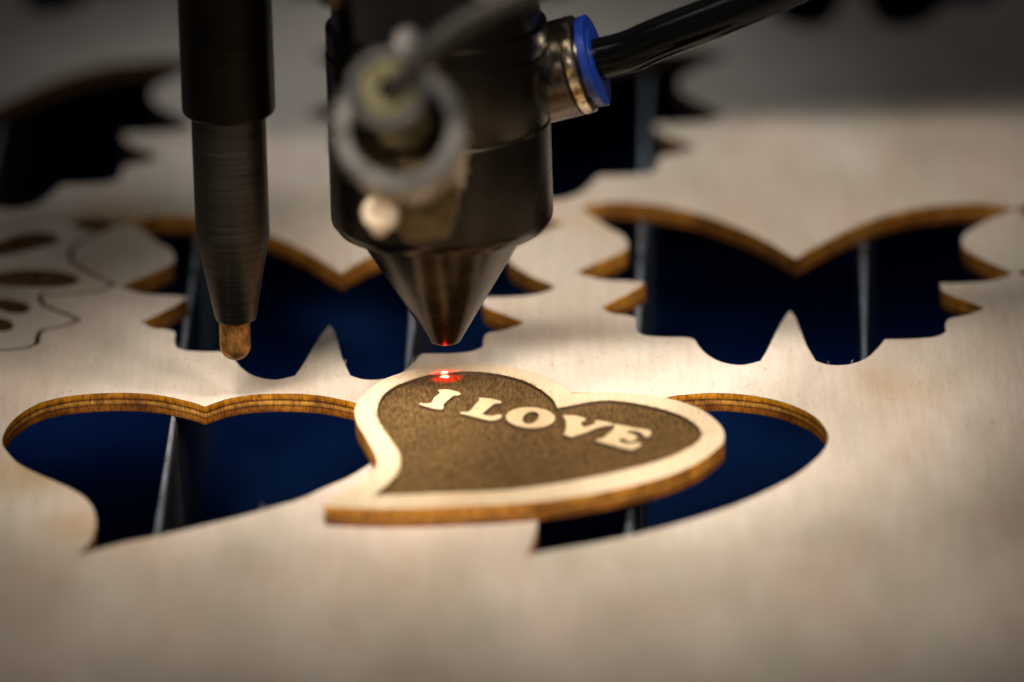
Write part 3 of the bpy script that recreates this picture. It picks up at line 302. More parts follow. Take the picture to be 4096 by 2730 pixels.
SLOTS = [[[-83.907,56.29],[-83.783,56.745],[-83.602,57.201],[-83.372,57.656],[-83.106,58.109],[-82.811,58.559],[-82.498,59.004],[-82.178,59.444],[-81.86,59.877],[-81.554,60.302],[-81.254,60.733],[-80.948,61.179],[-80.635,61.63],[-80.314,62.075],[-79.984,62.505],[-79.646,62.908],[-79.297,63.274],[-78.937,63.593],[-78.567,63.856],[-78.083,64.116],[-77.569,64.326],[-77.04,64.481],[-76.511,64.574],[-75.995,64.601],[-75.508,64.556],[-75.048,64.435],[-74.586,64.241],[-74.138,63.983],[-73.717,63.673],[-73.338,63.321],[-73.014,62.938],[-72.776,62.567],[-72.556,62.134],[-72.361,61.658],[-72.198,61.158],[-72.074,60.655],[-71.995,60.166],[-71.967,59.711],[-71.997,59.309],[-72.123,58.879],[-72.333,58.497],[-72.612,58.141],[-72.942,57.788],[-73.307,57.417],[-73.608,57.126],[-73.949,56.827],[-74.324,56.522],[-74.727,56.214],[-75.149,55.906],[-75.586,55.6],[-76.029,55.3],[-76.471,55.008],[-76.906,54.728],[-77.328,54.461],[-77.774,54.178],[-78.234,53.884],[-78.701,53.589],[-79.171,53.303],[-79.637,53.034],[-80.095,52.792],[-80.538,52.586],[-80.961,52.426],[-81.358,52.321],[-81.939,52.23],[-82.502,52.209],[-83.004,52.297],[-83.403,52.533],[-83.608,52.812],[-83.771,53.194],[-83.893,53.655],[-83.974,54.17],[-84.015,54.715],[-84.017,55.266],[-83.981,55.799]],[[-84.13,41.231],[-84.008,41.593],[-83.763,41.934],[-83.421,42.256],[-83.008,42.559],[-82.549,42.843],[-82.068,43.109],[-81.591,43.358],[-81.143,43.59],[-80.683,43.821],[-80.201,44.04],[-79.701,44.242],[-79.188,44.422],[-78.667,44.577],[-78.144,44.702],[-77.623,44.792],[-77.108,44.843],[-76.596,44.855],[-76.072,44.833],[-75.544,44.779],[-75.016,44.694],[-74.495,44.581],[-73.986,44.441],[-73.494,44.276],[-73.026,44.087],[-72.588,43.881],[-72.157,43.647],[-71.735,43.387],[-71.328,43.103],[-70.94,42.798],[-70.575,42.472],[-70.237,42.127],[-69.931,41.766],[-69.64,41.368],[-69.358,40.93],[-69.093,40.463],[-68.856,39.979],[-68.658,39.493],[-68.509,39.017],[-68.42,38.564],[-68.4,38.146],[-68.477,37.631],[-68.654,37.126],[-68.912,36.652],[-69.237,36.23],[-69.612,35.88],[-69.963,35.655],[-70.367,35.476],[-70.816,35.337],[-71.298,35.233],[-71.802,35.16],[-72.318,35.112],[-72.836,35.084],[-73.302,35.085],[-73.798,35.12],[-74.315,35.182],[-74.847,35.266],[-75.385,35.368],[-75.923,35.48],[-76.453,35.599],[-76.967,35.719],[-77.458,35.834],[-77.917,35.938],[-78.481,36.045],[-79.018,36.127],[-79.533,36.214],[-80.029,36.333],[-80.509,36.514],[-80.976,36.784],[-81.327,37.053],[-81.708,37.386],[-82.105,37.772],[-82.503,38.197],[-82.889,38.649],[-83.247,39.116],[-83.564,39.585],[-83.825,40.043],[-84.016,40.479],[-84.123,40.879]],[[-83.4,28.568],[-83.147,28.926],[-82.764,29.252],[-82.295,29.532],[-81.783,29.752],[-81.273,29.896],[-80.809,29.951],[-80.307,29.878],[-79.801,29.677],[-79.3,29.387],[-78.815,29.051],[-78.355,28.709],[-77.96,28.401],[-77.563,28.058],[-77.179,27.689],[-76.827,27.305],[-76.524,26.912],[-76.286,26.521],[-76.076,26.035],[-75.94,25.536],[-75.88,25.027],[-75.898,24.509],[-75.987,23.965],[-76.145,23.356],[-76.368,22.768],[-76.651,22.286],[-76.989,21.996],[-77.406,21.934],[-77.916,22.033],[-78.462,22.24],[-78.983,22.503],[-79.424,22.769],[-79.777,23.091],[-80.058,23.476],[-80.333,23.868],[-80.668,24.209],[-81.052,24.422],[-81.496,24.577],[-81.954,24.724],[-82.374,24.917],[-82.709,25.207],[-82.944,25.58],[-83.158,26.052],[-83.335,26.584],[-83.462,27.139],[-83.525,27.68],[-83.509,28.169]],[[-82.34,18.615],[-82.007,19.089],[-81.536,19.492],[-81.022,19.771],[-80.561,19.872],[-80.118,19.736],[-79.701,19.4],[-79.332,18.962],[-79.099,18.592],[-78.88,18.143],[-78.684,17.643],[-78.522,17.121],[-78.404,16.603],[-78.34,16.118],[-78.325,15.594],[-78.356,15.048],[-78.442,14.521],[-78.589,14.055],[-78.804,13.689],[-79.259,13.32],[-79.836,13.093],[-80.394,13.07],[-80.757,13.212],[-81.127,13.473],[-81.48,13.823],[-81.792,14.233],[-82.039,14.67],[-82.199,15.081],[-82.336,15.57],[-82.443,16.11],[-82.515,16.673],[-82.547,17.233],[-82.532,17.762],[-82.465,18.232]],[[-70.259,68.637],[-70.102,69.091],[-69.794,69.531],[-69.384,69.93],[-68.919,70.261],[-68.446,70.495],[-67.988,70.621],[-67.468,70.677],[-66.916,70.669],[-66.361,70.602],[-65.833,70.48],[-65.361,70.31],[-64.922,70.079],[-64.475,69.776],[-64.053,69.422],[-63.69,69.037],[-63.418,68.639],[-63.271,68.249],[-63.274,67.809],[-63.418,67.342],[-63.658,66.867],[-63.953,66.402],[-64.258,65.967],[-64.559,65.559],[-64.908,65.12],[-65.291,64.696],[-65.691,64.33],[-66.091,64.068],[-66.478,63.955],[-66.9,64.023],[-67.335,64.249],[-67.765,64.586],[-68.177,64.984],[-68.555,65.395],[-68.88,65.781],[-69.227,66.234],[-69.566,66.728],[-69.867,67.24],[-70.103,67.745],[-70.243,68.219]]]
HL = [[-66.211,-97.479],[-66.061,-97.01],[-65.905,-96.544],[-65.747,-96.079],[-65.587,-95.615],[-65.428,-95.151],[-65.272,-94.685],[-65.12,-94.217],[-64.973,-93.746],[-64.834,-93.271],[-64.705,-92.791],[-64.587,-92.304],[-64.484,-91.832],[-64.386,-91.354],[-64.296,-90.871],[-64.211,-90.385],[-64.133,-89.895],[-64.06,-89.403],[-63.993,-88.909],[-63.931,-88.413],[-63.875,-87.917],[-63.824,-87.421],[-63.778,-86.926],[-63.736,-86.433],[-63.7,-85.936],[-63.67,-85.438],[-63.645,-84.937],[-63.625,-84.436],[-63.611,-83.934],[-63.602,-83.431],[-63.598,-82.93],[-63.6,-82.43],[-63.606,-81.931],[-63.617,-81.436],[-63.633,-80.943],[-63.653,-80.455],[-63.678,-79.946],[-63.708,-79.439],[-63.742,-78.934],[-63.782,-78.431],[-63.827,-77.931],[-63.878,-77.432],[-63.935,-76.937],[-63.999,-76.443],[-64.07,-75.953],[-64.148,-75.466],[-64.235,-74.983],[-64.335,-74.47],[-64.442,-73.959],[-64.557,-73.45],[-64.68,-72.944],[-64.811,-72.441],[-64.949,-71.943],[-65.095,-71.451],[-65.25,-70.965],[-65.413,-70.486],[-65.584,-70.015],[-65.773,-69.529],[-65.973,-69.053],[-66.182,-68.584],[-66.4,-68.122],[-66.626,-67.665],[-66.86,-67.213],[-67.101,-66.764],[-67.348,-66.318],[-67.601,-65.872],[-67.863,-65.427],[-68.134,-64.99],[-68.414,-64.559],[-68.7,-64.131],[-68.993,-63.704],[-69.29,-63.276],[-69.592,-62.845],[-69.896,-62.408],[-70.202,-61.962],[-70.482,-61.557],[-70.771,-61.146],[-71.067,-60.732],[-71.367,-60.314],[-71.67,-59.893],[-71.973,-59.471],[-72.274,-59.048],[-72.571,-58.625],[-72.861,-58.203],[-73.142,-57.784],[-73.412,-57.367],[-73.68,-56.946],[-73.944,-56.532],[-74.203,-56.123],[-74.457,-55.714],[-74.706,-55.305],[-74.948,-54.891],[-75.183,-54.471],[-75.411,-54.04],[-75.632,-53.598],[-75.845,-53.14],[-76.036,-52.698],[-76.22,-52.239],[-76.399,-51.767],[-76.572,-51.285],[-76.739,-50.795],[-76.9,-50.3],[-77.055,-49.804],[-77.203,-49.309],[-77.346,-48.819],[-77.483,-48.337],[-77.613,-47.866],[-77.737,-47.408],[-77.875,-46.899],[-78.009,-46.407],[-78.136,-45.926],[-78.254,-45.451],[-78.363,-44.978],[-78.461,-44.499],[-78.545,-44.011],[-78.614,-43.508],[-78.666,-42.985],[-78.698,-42.506],[-78.717,-42.011],[-78.724,-41.504],[-78.721,-40.987],[-78.707,-40.462],[-78.683,-39.932],[-78.651,-39.399],[-78.611,-38.868],[-78.564,-38.339],[-78.51,-37.816],[-78.45,-37.301],[-78.385,-36.797],[-78.31,-36.279],[-78.226,-35.762],[-78.132,-35.246],[-78.03,-34.733],[-77.921,-34.224],[-77.804,-33.719],[-77.681,-33.22],[-77.553,-32.727],[-77.419,-32.242],[-77.282,-31.765],[-77.14,-31.298],[-76.982,-30.797],[-76.819,-30.307],[-76.651,-29.826],[-76.476,-29.353],[-76.293,-28.888],[-76.102,-28.428],[-75.901,-27.974],[-75.689,-27.523],[-75.466,-27.074],[-75.23,-26.621],[-74.985,-26.162],[-74.731,-25.703],[-74.467,-25.249],[-74.192,-24.805],[-73.907,-24.376],[-73.612,-23.967],[-73.304,-23.583],[-72.986,-23.23],[-72.609,-22.863],[-72.214,-22.527],[-71.805,-22.217],[-71.384,-21.932],[-70.952,-21.667],[-70.512,-21.419],[-70.065,-21.187],[-69.614,-20.973],[-69.154,-20.779],[-68.684,-20.604],[-68.206,-20.447],[-67.72,-20.306],[-67.226,-20.181],[-66.726,-20.068],[-66.252,-19.977],[-65.768,-19.9],[-65.276,-19.837],[-64.778,-19.787],[-64.276,-19.749],[-63.774,-19.723],[-63.274,-19.709],[-62.777,-19.706],[-62.281,-19.712],[-61.784,-19.728],[-61.287,-19.755],[-60.789,-19.794],[-60.293,-19.847],[-59.798,-19.916],[-59.305,-20.001],[-58.815,-20.104],[-58.307,-20.231],[-57.794,-20.376],[-57.28,-20.539],[-56.769,-20.718],[-56.266,-20.913],[-55.774,-21.122],[-55.297,-21.345],[-54.839,-21.579],[-54.371,-21.851],[-53.92,-22.146],[-53.485,-22.46],[-53.062,-22.786],[-52.65,-23.117],[-52.245,-23.449],[-51.847,-23.775],[-51.42,-24.124],[-51.0,-24.474],[-50.591,-24.827],[-50.196,-25.183],[-49.815,-25.543],[-49.453,-25.907],[-49.083,-26.312],[-48.739,-26.722],[-48.411,-27.137],[-48.086,-27.552],[-47.753,-27.965],[-47.386,-27.558],[-47.02,-27.145],[-46.654,-26.735],[-46.282,-26.334],[-45.901,-25.948],[-45.53,-25.584],[-45.161,-25.227],[-44.781,-24.881],[-44.38,-24.555],[-43.944,-24.253],[-43.501,-23.991],[-43.025,-23.743],[-42.527,-23.513],[-42.016,-23.304],[-41.502,-23.122],[-40.993,-22.971],[-40.512,-22.858],[-40.031,-22.775],[-39.547,-22.716],[-39.056,-22.677],[-38.552,-22.652],[-38.032,-22.637],[-37.566,-22.631],[-37.083,-22.633],[-36.589,-22.645],[-36.088,-22.668],[-35.582,-22.705],[-35.077,-22.756],[-34.575,-22.823],[-34.08,-22.908],[-33.572,-23.014],[-33.057,-23.136],[-32.541,-23.275],[-32.028,-23.43],[-31.521,-23.6],[-31.026,-23.784],[-30.546,-23.982],[-30.086,-24.194],[-29.623,-24.437],[-29.179,-24.702],[-28.75,-24.985],[-28.333,-25.281],[-27.925,-25.584],[-27.522,-25.891],[-27.121,-26.195],[-26.736,-26.483],[-26.356,-26.765],[-25.983,-27.05],[-25.616,-27.343],[-25.255,-27.652],[-24.901,-27.983],[-24.555,-28.342],[-24.245,-28.691],[-23.937,-29.056],[-23.632,-29.439],[-23.333,-29.837],[-23.042,-30.251],[-22.76,-30.68],[-22.49,-31.124],[-22.234,-31.583],[-21.994,-32.055],[-21.797,-32.48],[-21.608,-32.92],[-21.427,-33.373],[-21.254,-33.839],[-21.091,-34.316],[-20.937,-34.803],[-20.792,-35.299],[-20.658,-35.802],[-20.534,-36.312],[-20.421,-36.826],[-20.32,-37.344],[-20.23,-37.864],[-20.161,-38.33],[-20.105,-38.802],[-20.059,-39.279],[-20.024,-39.762],[-19.998,-40.25],[-19.98,-40.743],[-19.969,-41.241],[-19.965,-41.743],[-19.966,-42.249],[-19.973,-42.758],[-19.983,-43.271],[-19.995,-43.786],[-20.01,-44.305],[-20.026,-44.826],[-20.042,-45.349],[-20.056,-45.837],[-20.067,-46.331],[-20.077,-46.83],[-20.086,-47.334],[-20.097,-47.842],[-20.111,-48.354],[-20.127,-48.869],[-20.148,-49.386],[-20.174,-49.904],[-20.206,-50.423],[-20.247,-50.943],[-20.296,-51.462],[-20.354,-51.981],[-20.424,-52.497],[-20.505,-53.012],[-20.6,-53.524],[-20.708,-54.032],[-20.832,-54.536],[-20.959,-54.994],[-21.099,-55.456],[-21.251,-55.922],[-21.416,-56.392],[-21.591,-56.863],[-21.776,-57.336],[-21.969,-57.808],[-22.171,-58.28],[-22.38,-58.75],[-22.596,-59.218],[-22.816,-59.682],[-23.041,-60.141],[-23.269,-60.595],[-23.5,-61.042],[-23.732,-61.482],[-23.965,-61.914],[-24.198,-62.336],[-24.43,-62.749],[-24.659,-63.15],[-24.886,-63.539],[-25.108,-63.915],[-25.392,-64.373],[-25.679,-64.809],[-25.971,-65.228],[-26.267,-65.631],[-26.565,-66.02],[-26.865,-66.4],[-27.167,-66.772],[-27.47,-67.14],[-27.773,-67.507],[-28.075,-67.874],[-28.377,-68.245],[-28.677,-68.623],[-28.975,-69.011],[-29.27,-69.409],[-29.563,-69.815],[-29.853,-70.226],[-30.143,-70.64],[-30.432,-71.055],[-30.721,-71.468],[-31.012,-71.878],[-31.304,-72.283],[-31.599,-72.68],[-31.898,-73.066],[-32.201,-73.441],[-32.51,-73.801],[-32.824,-74.144],[-33.192,-74.518],[-33.565,-74.869],[-33.942,-75.202],[-34.323,-75.522],[-34.708,-75.831],[-35.098,-76.136],[-35.493,-76.439],[-35.892,-76.745],[-36.297,-77.059],[-36.705,-77.384],[-37.083,-77.689],[-37.465,-77.996],[-37.851,-78.306],[-38.241,-78.618],[-38.634,-78.931],[-39.031,-79.245],[-39.433,-79.56],[-39.838,-79.875],[-40.247,-80.189],[-40.659,-80.502],[-41.076,-80.814],[-41.496,-81.124],[-41.886,-81.408],[-42.282,-81.692],[-42.682,-81.977],[-43.087,-82.261],[-43.495,-82.545],[-43.906,-82.829],[-44.32,-83.112],[-44.735,-83.394],[-45.152,-83.675],[-45.569,-83.955],[-45.986,-84.234],[-46.402,-84.51],[-46.817,-84.785],[-47.23,-85.058],[-47.636,-85.326],[-48.043,-85.593],[-48.449,-85.861],[-48.856,-86.127],[-49.263,-86.392],[-49.67,-86.656],[-50.077,-86.918],[-50.485,-87.178],[-50.894,-87.436],[-51.303,-87.691],[-51.713,-87.943],[-52.124,-88.192],[-52.536,-88.438],[-52.948,-88.679],[-53.387,-88.928],[-53.833,-89.171],[-54.284,-89.408],[-54.739,-89.642],[-55.195,-89.873],[-55.651,-90.101],[-56.104,-90.327],[-56.552,-90.552],[-56.994,-90.778],[-57.428,-91.004],[-57.851,-91.231],[-58.261,-91.461],[-58.657,-91.694],[-59.12,-91.978],[-59.565,-92.259],[-59.995,-92.539],[-60.413,-92.82],[-60.823,-93.103],[-61.228,-93.39],[-61.631,-93.683],[-62.035,-93.983],[-62.444,-94.293],[-62.828,-94.591],[-63.208,-94.898],[-63.586,-95.212],[-63.963,-95.531],[-64.338,-95.855],[-64.712,-96.18],[-65.086,-96.507],[-65.46,-96.834],[-65.835,-97.158]]
HR = [[0.936,-103.716],[1.046,-103.256],[1.16,-102.803],[1.275,-102.354],[1.39,-101.905],[1.503,-101.452],[1.614,-100.992],[1.72,-100.52],[1.822,-100.033],[1.916,-99.528],[1.99,-99.086],[2.062,-98.631],[2.131,-98.164],[2.196,-97.687],[2.259,-97.201],[2.318,-96.709],[2.375,-96.211],[2.429,-95.71],[2.481,-95.206],[2.53,-94.702],[2.576,-94.199],[2.62,-93.699],[2.661,-93.203],[2.702,-92.698],[2.743,-92.19],[2.782,-91.679],[2.82,-91.167],[2.855,-90.654],[2.887,-90.14],[2.915,-89.626],[2.938,-89.112],[2.957,-88.599],[2.969,-88.087],[2.974,-87.577],[2.972,-87.069],[2.962,-86.564],[2.949,-86.069],[2.938,-85.57],[2.925,-85.067],[2.91,-84.564],[2.889,-84.06],[2.862,-83.559],[2.826,-83.062],[2.78,-82.571],[2.72,-82.087],[2.646,-81.613],[2.556,-81.15],[2.446,-80.699],[2.317,-80.264],[2.133,-79.776],[1.916,-79.309],[1.672,-78.859],[1.407,-78.422],[1.126,-77.995],[0.837,-77.573],[0.546,-77.154],[0.257,-76.733],[-0.021,-76.306],[-0.283,-75.871],[-0.529,-75.437],[-0.769,-75.007],[-1.005,-74.581],[-1.239,-74.154],[-1.472,-73.726],[-1.707,-73.294],[-1.946,-72.855],[-2.19,-72.408],[-2.442,-71.95],[-2.703,-71.479],[-2.938,-71.063],[-3.185,-70.638],[-3.44,-70.205],[-3.703,-69.764],[-3.971,-69.316],[-4.242,-68.863],[-4.514,-68.406],[-4.784,-67.946],[-5.051,-67.483],[-5.312,-67.018],[-5.565,-66.553],[-5.809,-66.089],[-6.041,-65.627],[-6.258,-65.167],[-6.471,-64.697],[-6.677,-64.228],[-6.878,-63.76],[-7.072,-63.291],[-7.259,-62.822],[-7.439,-62.351],[-7.613,-61.878],[-7.779,-61.402],[-7.938,-60.922],[-8.09,-60.438],[-8.234,-59.949],[-8.371,-59.454],[-8.5,-58.953],[-8.612,-58.487],[-8.719,-58.018],[-8.82,-57.544],[-8.916,-57.066],[-9.006,-56.585],[-9.089,-56.1],[-9.167,-55.612],[-9.237,-55.121],[-9.301,-54.627],[-9.357,-54.13],[-9.407,-53.632],[-9.448,-53.131],[-9.482,-52.628],[-9.507,-52.123],[-9.525,-51.617],[-9.534,-51.136],[-9.538,-50.648],[-9.536,-50.154],[-9.528,-49.656],[-9.514,-49.154],[-9.493,-48.649],[-9.466,-48.142],[-9.432,-47.635],[-9.39,-47.128],[-9.342,-46.621],[-9.286,-46.117],[-9.223,-45.617],[-9.152,-45.12],[-9.073,-44.628],[-8.985,-44.142],[-8.89,-43.664],[-8.785,-43.193],[-8.665,-42.695],[-8.535,-42.203],[-8.396,-41.715],[-8.249,-41.232],[-8.093,-40.753],[-7.928,-40.278],[-7.754,-39.806],[-7.572,-39.338],[-7.38,-38.873],[-7.18,-38.411],[-6.971,-37.951],[-6.754,-37.494],[-6.527,-37.039],[-6.292,-36.585],[-6.048,-36.133],[-5.812,-35.705],[-5.568,-35.268],[-5.316,-34.825],[-5.057,-34.379],[-4.791,-33.93],[-4.517,-33.483],[-4.235,-33.038],[-3.945,-32.599],[-3.647,-32.167],[-3.342,-31.745],[-3.028,-31.336],[-2.707,-30.94],[-2.378,-30.562],[-2.04,-30.203],[-1.695,-29.864],[-1.341,-29.55],[-0.979,-29.262],[-0.567,-28.97],[-0.139,-28.701],[0.305,-28.452],[0.761,-28.224],[1.227,-28.015],[1.703,-27.823],[2.186,-27.649],[2.675,-27.492],[3.167,-27.35],[3.661,-27.222],[4.154,-27.107],[4.645,-27.006],[5.133,-26.916],[5.614,-26.836],[6.115,-26.766],[6.622,-26.712],[7.132,-26.673],[7.645,-26.65],[8.16,-26.642],[8.675,-26.649],[9.189,-26.671],[9.7,-26.709],[10.209,-26.762],[10.712,-26.83],[11.209,-26.914],[11.699,-27.012],[12.18,-27.125],[12.652,-27.254],[13.126,-27.4],[13.6,-27.562],[14.073,-27.741],[14.542,-27.934],[15.005,-28.142],[15.461,-28.363],[15.907,-28.597],[16.342,-28.843],[16.763,-29.099],[17.17,-29.366],[17.558,-29.642],[17.928,-29.927],[18.305,-30.255],[18.657,-30.607],[18.986,-30.977],[19.297,-31.364],[19.594,-31.763],[19.882,-32.171],[20.164,-32.584],[20.444,-32.997],[20.728,-33.409],[21.018,-33.814],[21.32,-34.209],[21.578,-33.775],[21.821,-33.32],[22.057,-32.854],[22.293,-32.387],[22.537,-31.932],[22.795,-31.498],[23.075,-31.096],[23.384,-30.738],[23.73,-30.434],[24.15,-30.164],[24.61,-29.946],[25.1,-29.77],[25.614,-29.631],[26.143,-29.519],[26.68,-29.428],[27.215,-29.351],[27.741,-29.278],[28.221,-29.218],[28.708,-29.171],[29.201,-29.139],[29.698,-29.121],[30.197,-29.119],[30.695,-29.135],[31.192,-29.17],[31.685,-29.224],[32.172,-29.298],[32.672,-29.399],[33.176,-29.526],[33.68,-29.674],[34.183,-29.842],[34.681,-30.026],[35.171,-30.224],[35.65,-30.434],[36.115,-30.651],[36.563,-30.874],[37.009,-31.111],[37.438,-31.359],[37.854,-31.618],[38.26,-31.889],[38.657,-32.173],[39.048,-32.47],[39.436,-32.783],[39.824,-33.112],[40.164,-33.413],[40.502,-33.726],[40.838,-34.051],[41.17,-34.387],[41.498,-34.734],[41.821,-35.091],[42.137,-35.458],[42.447,-35.833],[42.749,-36.218],[43.042,-36.611],[43.324,-37.01],[43.602,-37.423],[43.876,-37.849],[44.145,-38.285],[44.406,-38.73],[44.659,-39.181],[44.904,-39.636],[45.138,-40.094],[45.361,-40.551],[45.571,-41.006],[45.768,-41.457],[45.957,-41.919],[46.131,-42.38],[46.293,-42.843],[46.443,-43.306],[46.582,-43.771],[46.713,-44.239],[46.835,-44.71],[46.951,-45.185],[47.062,-45.665],[47.168,-46.15],[47.266,-46.62],[47.36,-47.098],[47.449,-47.585],[47.532,-48.076],[47.609,-48.569],[47.678,-49.063],[47.739,-49.555],[47.791,-50.042],[47.833,-50.523],[47.864,-50.994],[47.884,-51.453],[47.893,-51.991],[47.888,-52.511],[47.868,-53.02],[47.835,-53.523],[47.789,-54.025],[47.731,-54.534],[47.662,-55.054],[47.581,-55.591],[47.506,-56.053],[47.425,-56.518],[47.336,-56.986],[47.239,-57.459],[47.133,-57.938],[47.018,-58.423],[46.893,-58.917],[46.757,-59.42],[46.61,-59.933],[46.451,-60.458],[46.278,-60.996],[46.137,-61.419],[45.985,-61.858],[45.824,-62.31],[45.654,-62.773],[45.476,-63.246],[45.291,-63.727],[45.099,-64.214],[44.901,-64.705],[44.698,-65.199],[44.491,-65.694],[44.279,-66.189],[44.064,-66.68],[43.847,-67.168],[43.627,-67.649],[43.407,-68.123],[43.186,-68.587],[42.965,-69.039],[42.745,-69.479],[42.526,-69.903],[42.27,-70.384],[42.013,-70.851],[41.755,-71.305],[41.495,-71.748],[41.232,-72.183],[40.966,-72.611],[40.696,-73.033],[40.422,-73.453],[40.143,-73.871],[39.859,-74.289],[39.57,-74.71],[39.273,-75.136],[38.97,-75.568],[38.66,-76.007],[38.383,-76.397],[38.102,-76.791],[37.816,-77.188],[37.525,-77.588],[37.23,-77.991],[36.93,-78.395],[36.627,-78.8],[36.319,-79.205],[36.008,-79.61],[35.692,-80.014],[35.374,-80.416],[35.052,-80.815],[34.726,-81.212],[34.398,-81.604],[34.067,-81.993],[33.732,-82.376],[33.396,-82.753],[33.057,-83.124],[32.715,-83.489],[32.367,-83.85],[32.015,-84.208],[31.659,-84.563],[31.298,-84.914],[30.934,-85.263],[30.567,-85.608],[30.197,-85.951],[29.824,-86.29],[29.449,-86.626],[29.073,-86.96],[28.696,-87.291],[28.318,-87.619],[27.94,-87.944],[27.562,-88.267],[27.184,-88.586],[26.807,-88.904],[26.431,-89.219],[26.051,-89.535],[25.67,-89.85],[25.288,-90.161],[24.906,-90.47],[24.523,-90.776],[24.139,-91.08],[23.754,-91.38],[23.368,-91.678],[22.982,-91.973],[22.595,-92.264],[22.207,-92.553],[21.818,-92.838],[21.428,-93.119],[21.038,-93.398],[20.647,-93.673],[20.255,-93.944],[19.862,-94.212],[19.436,-94.499],[19.012,-94.78],[18.59,-95.056],[18.168,-95.328],[17.747,-95.595],[17.324,-95.859],[16.9,-96.119],[16.473,-96.376],[16.042,-96.63],[15.608,-96.882],[15.168,-97.132],[14.722,-97.38],[14.269,-97.627],[13.808,-97.873],[13.339,-98.118],[12.914,-98.334],[12.472,-98.551],[12.018,-98.767],[11.551,-98.983],[11.076,-99.198],[10.594,-99.412],[10.107,-99.625],[9.617,-99.836],[9.127,-100.044],[8.639,-100.25],[8.155,-100.453],[7.678,-100.654],[7.209,-100.85],[6.75,-101.043],[6.304,-101.231],[5.874,-101.415],[5.46,-101.594],[5.066,-101.767],[4.694,-101.935],[4.149,-102.187],[3.643,-102.423],[3.169,-102.647],[2.716,-102.863],[2.276,-103.075],[1.838,-103.285],[1.395,-103.498]]
def sh(poly, o): return [(p[0] + o[0], p[1] + o[1]) for p in poly]
holes = [HL, HR, BUT] + [sh(BUT, o) for o in OFFS] + [sh(BUT, CUT_OFF)]
rim = [(-420, -330), (420, -330), (420, 430), (-420, 430)]
sheet = slab('plywood_sheet', [rim] + holes, 0, 3, [M['ply'], M['ply_edge']], None, 0.05)
tag(sheet, 'pale plywood sheet with heart and butterfly shaped openings cut out by laser', 'plywood sheet')
from mathutils.kdtree import KDTree
sheet.data.materials.append(M['scorched_shaded_edge'])
DARK = (3 + 1, 3 + 2, 3 + 3, 3 + 4, 3 + 5, len(holes) - 1)   # rear cuts and kerf get dark walls, shade put into the colour
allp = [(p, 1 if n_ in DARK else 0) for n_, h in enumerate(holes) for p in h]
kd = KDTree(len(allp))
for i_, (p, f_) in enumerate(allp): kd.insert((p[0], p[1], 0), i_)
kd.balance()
for p in sheet.data.polygons:                # walls of those openings take the edge with painted shade
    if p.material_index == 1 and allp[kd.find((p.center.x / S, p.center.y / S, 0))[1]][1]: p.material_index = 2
cut = slab('butterfly_cutout', [sh(CUTOUT, CUT_OFF)] + SLOTS, 0.02, 2.97, [M['ply'], M['scorched_shaded_edge']], None, 0.03)
tag(cut, 'wooden butterfly with slotted wings still sitting in its thin cut line at the left edge', 'wooden butterfly')

fibs = [(-18.5, -9, .4, 1.3), (-24.6, -9, .2, .9), (-28, -9, -.3, .7), (-12, -9, .3, .8), (77.5, -58, .2, 1.5), (-46, -70, .3, 1.3), (55, -22, .3, .7), (46, -22, -.2, .6)]
for fx, fy, dx_, dz_ in fibs:                # little splinters standing on the cut edges
    p = allp[kd.find((fx, fy, 0))[1]][0]
    tube('loose_fibre', [(p[0], p[1] - 0.12, 2.9), (p[0] + dx_ * .3, p[1] - .1, 3 + dz_ * .5), (p[0] + dx_, p[1] - .1, 3 + dz_)], 0.03, M['ply'], sheet, 6, 4)

# ------------------------------------------------------------------ support blades under the sheet
names = ['steel support blade under the far left edge of the plywood', 'steel support blade seen through the left heart opening',
         'steel support blade seen through the left butterfly opening below the laser cone',
         'steel support blade seen through the left wing of the right butterfly opening',
         'steel support blade seen through the right wing of the right butterfly opening',
         'steel support blade under the right edge of the plywood']
blade0 = None
for k, lab in zip(range(-1, 5), names):
    x0 = -50.3 + 35.7 * k
    if blade0 is None:
        root = empty('support_blade', (x0, 58, -34), lab, 'support blade', 'steel blades carrying the plywood')
        bm = bmesh.new(); vs_ = []
        for yy in (-330, 430):
            dx = 0.031 * (yy - 58)
            for xx, zz in ((-0.75, -34), (0.75, -34), (0.75, -1.4), (0.5, -0.9), (-0.5, -0.9), (-0.75, -1.4)): vs_.append(bm.verts.new((x0 + dx + xx, yy, zz)))
        for i in range(6): bm.faces.new((vs_[i], vs_[(i + 1) % 6], vs_[6 + (i + 1) % 6], vs_[6 + i]))
        bm.faces.new(vs_[:6]); bm.faces.new(vs_[6:])
        bmesh.ops.recalc_face_normals(bm, faces=bm.faces)
        finish(bm, 'blade_plate', M['blade_side'], root, False)
        bm = bmesh.new(); vs_ = []
        for yy in (-330, 430):
            dx = 0.031 * (yy - 58)
            for xx, zz in ((-0.45, -0.88), (0.45, -0.88), (0.40, -0.35), (0.1, -0.03), (-0.2, -0.03), (-0.36, -0.2)): vs_.append(bm.verts.new((x0 + dx + xx, yy, zz)))
        for i in range(6): bm.faces.new((vs_[i], vs_[(i + 1) % 6], vs_[6 + (i + 1) % 6], vs_[6 + i]))
        bm.faces.new(vs_[:6]); bm.faces.new(vs_[6:])
        bmesh.ops.recalc_face_normals(bm, faces=bm.faces)
        finish(bm, 'highlight_edge', M['blade'], root, True, ang=80)  # strip that carries the painted gleam
        blade0 = root
    else:
        r = blade0.copy(); C.objects.link(r); r.location.x = x0 * S; r['label'] = lab
        for ch in list(blade0.children):
            c2 = ch.copy(); C.objects.link(c2); c2.parent = r

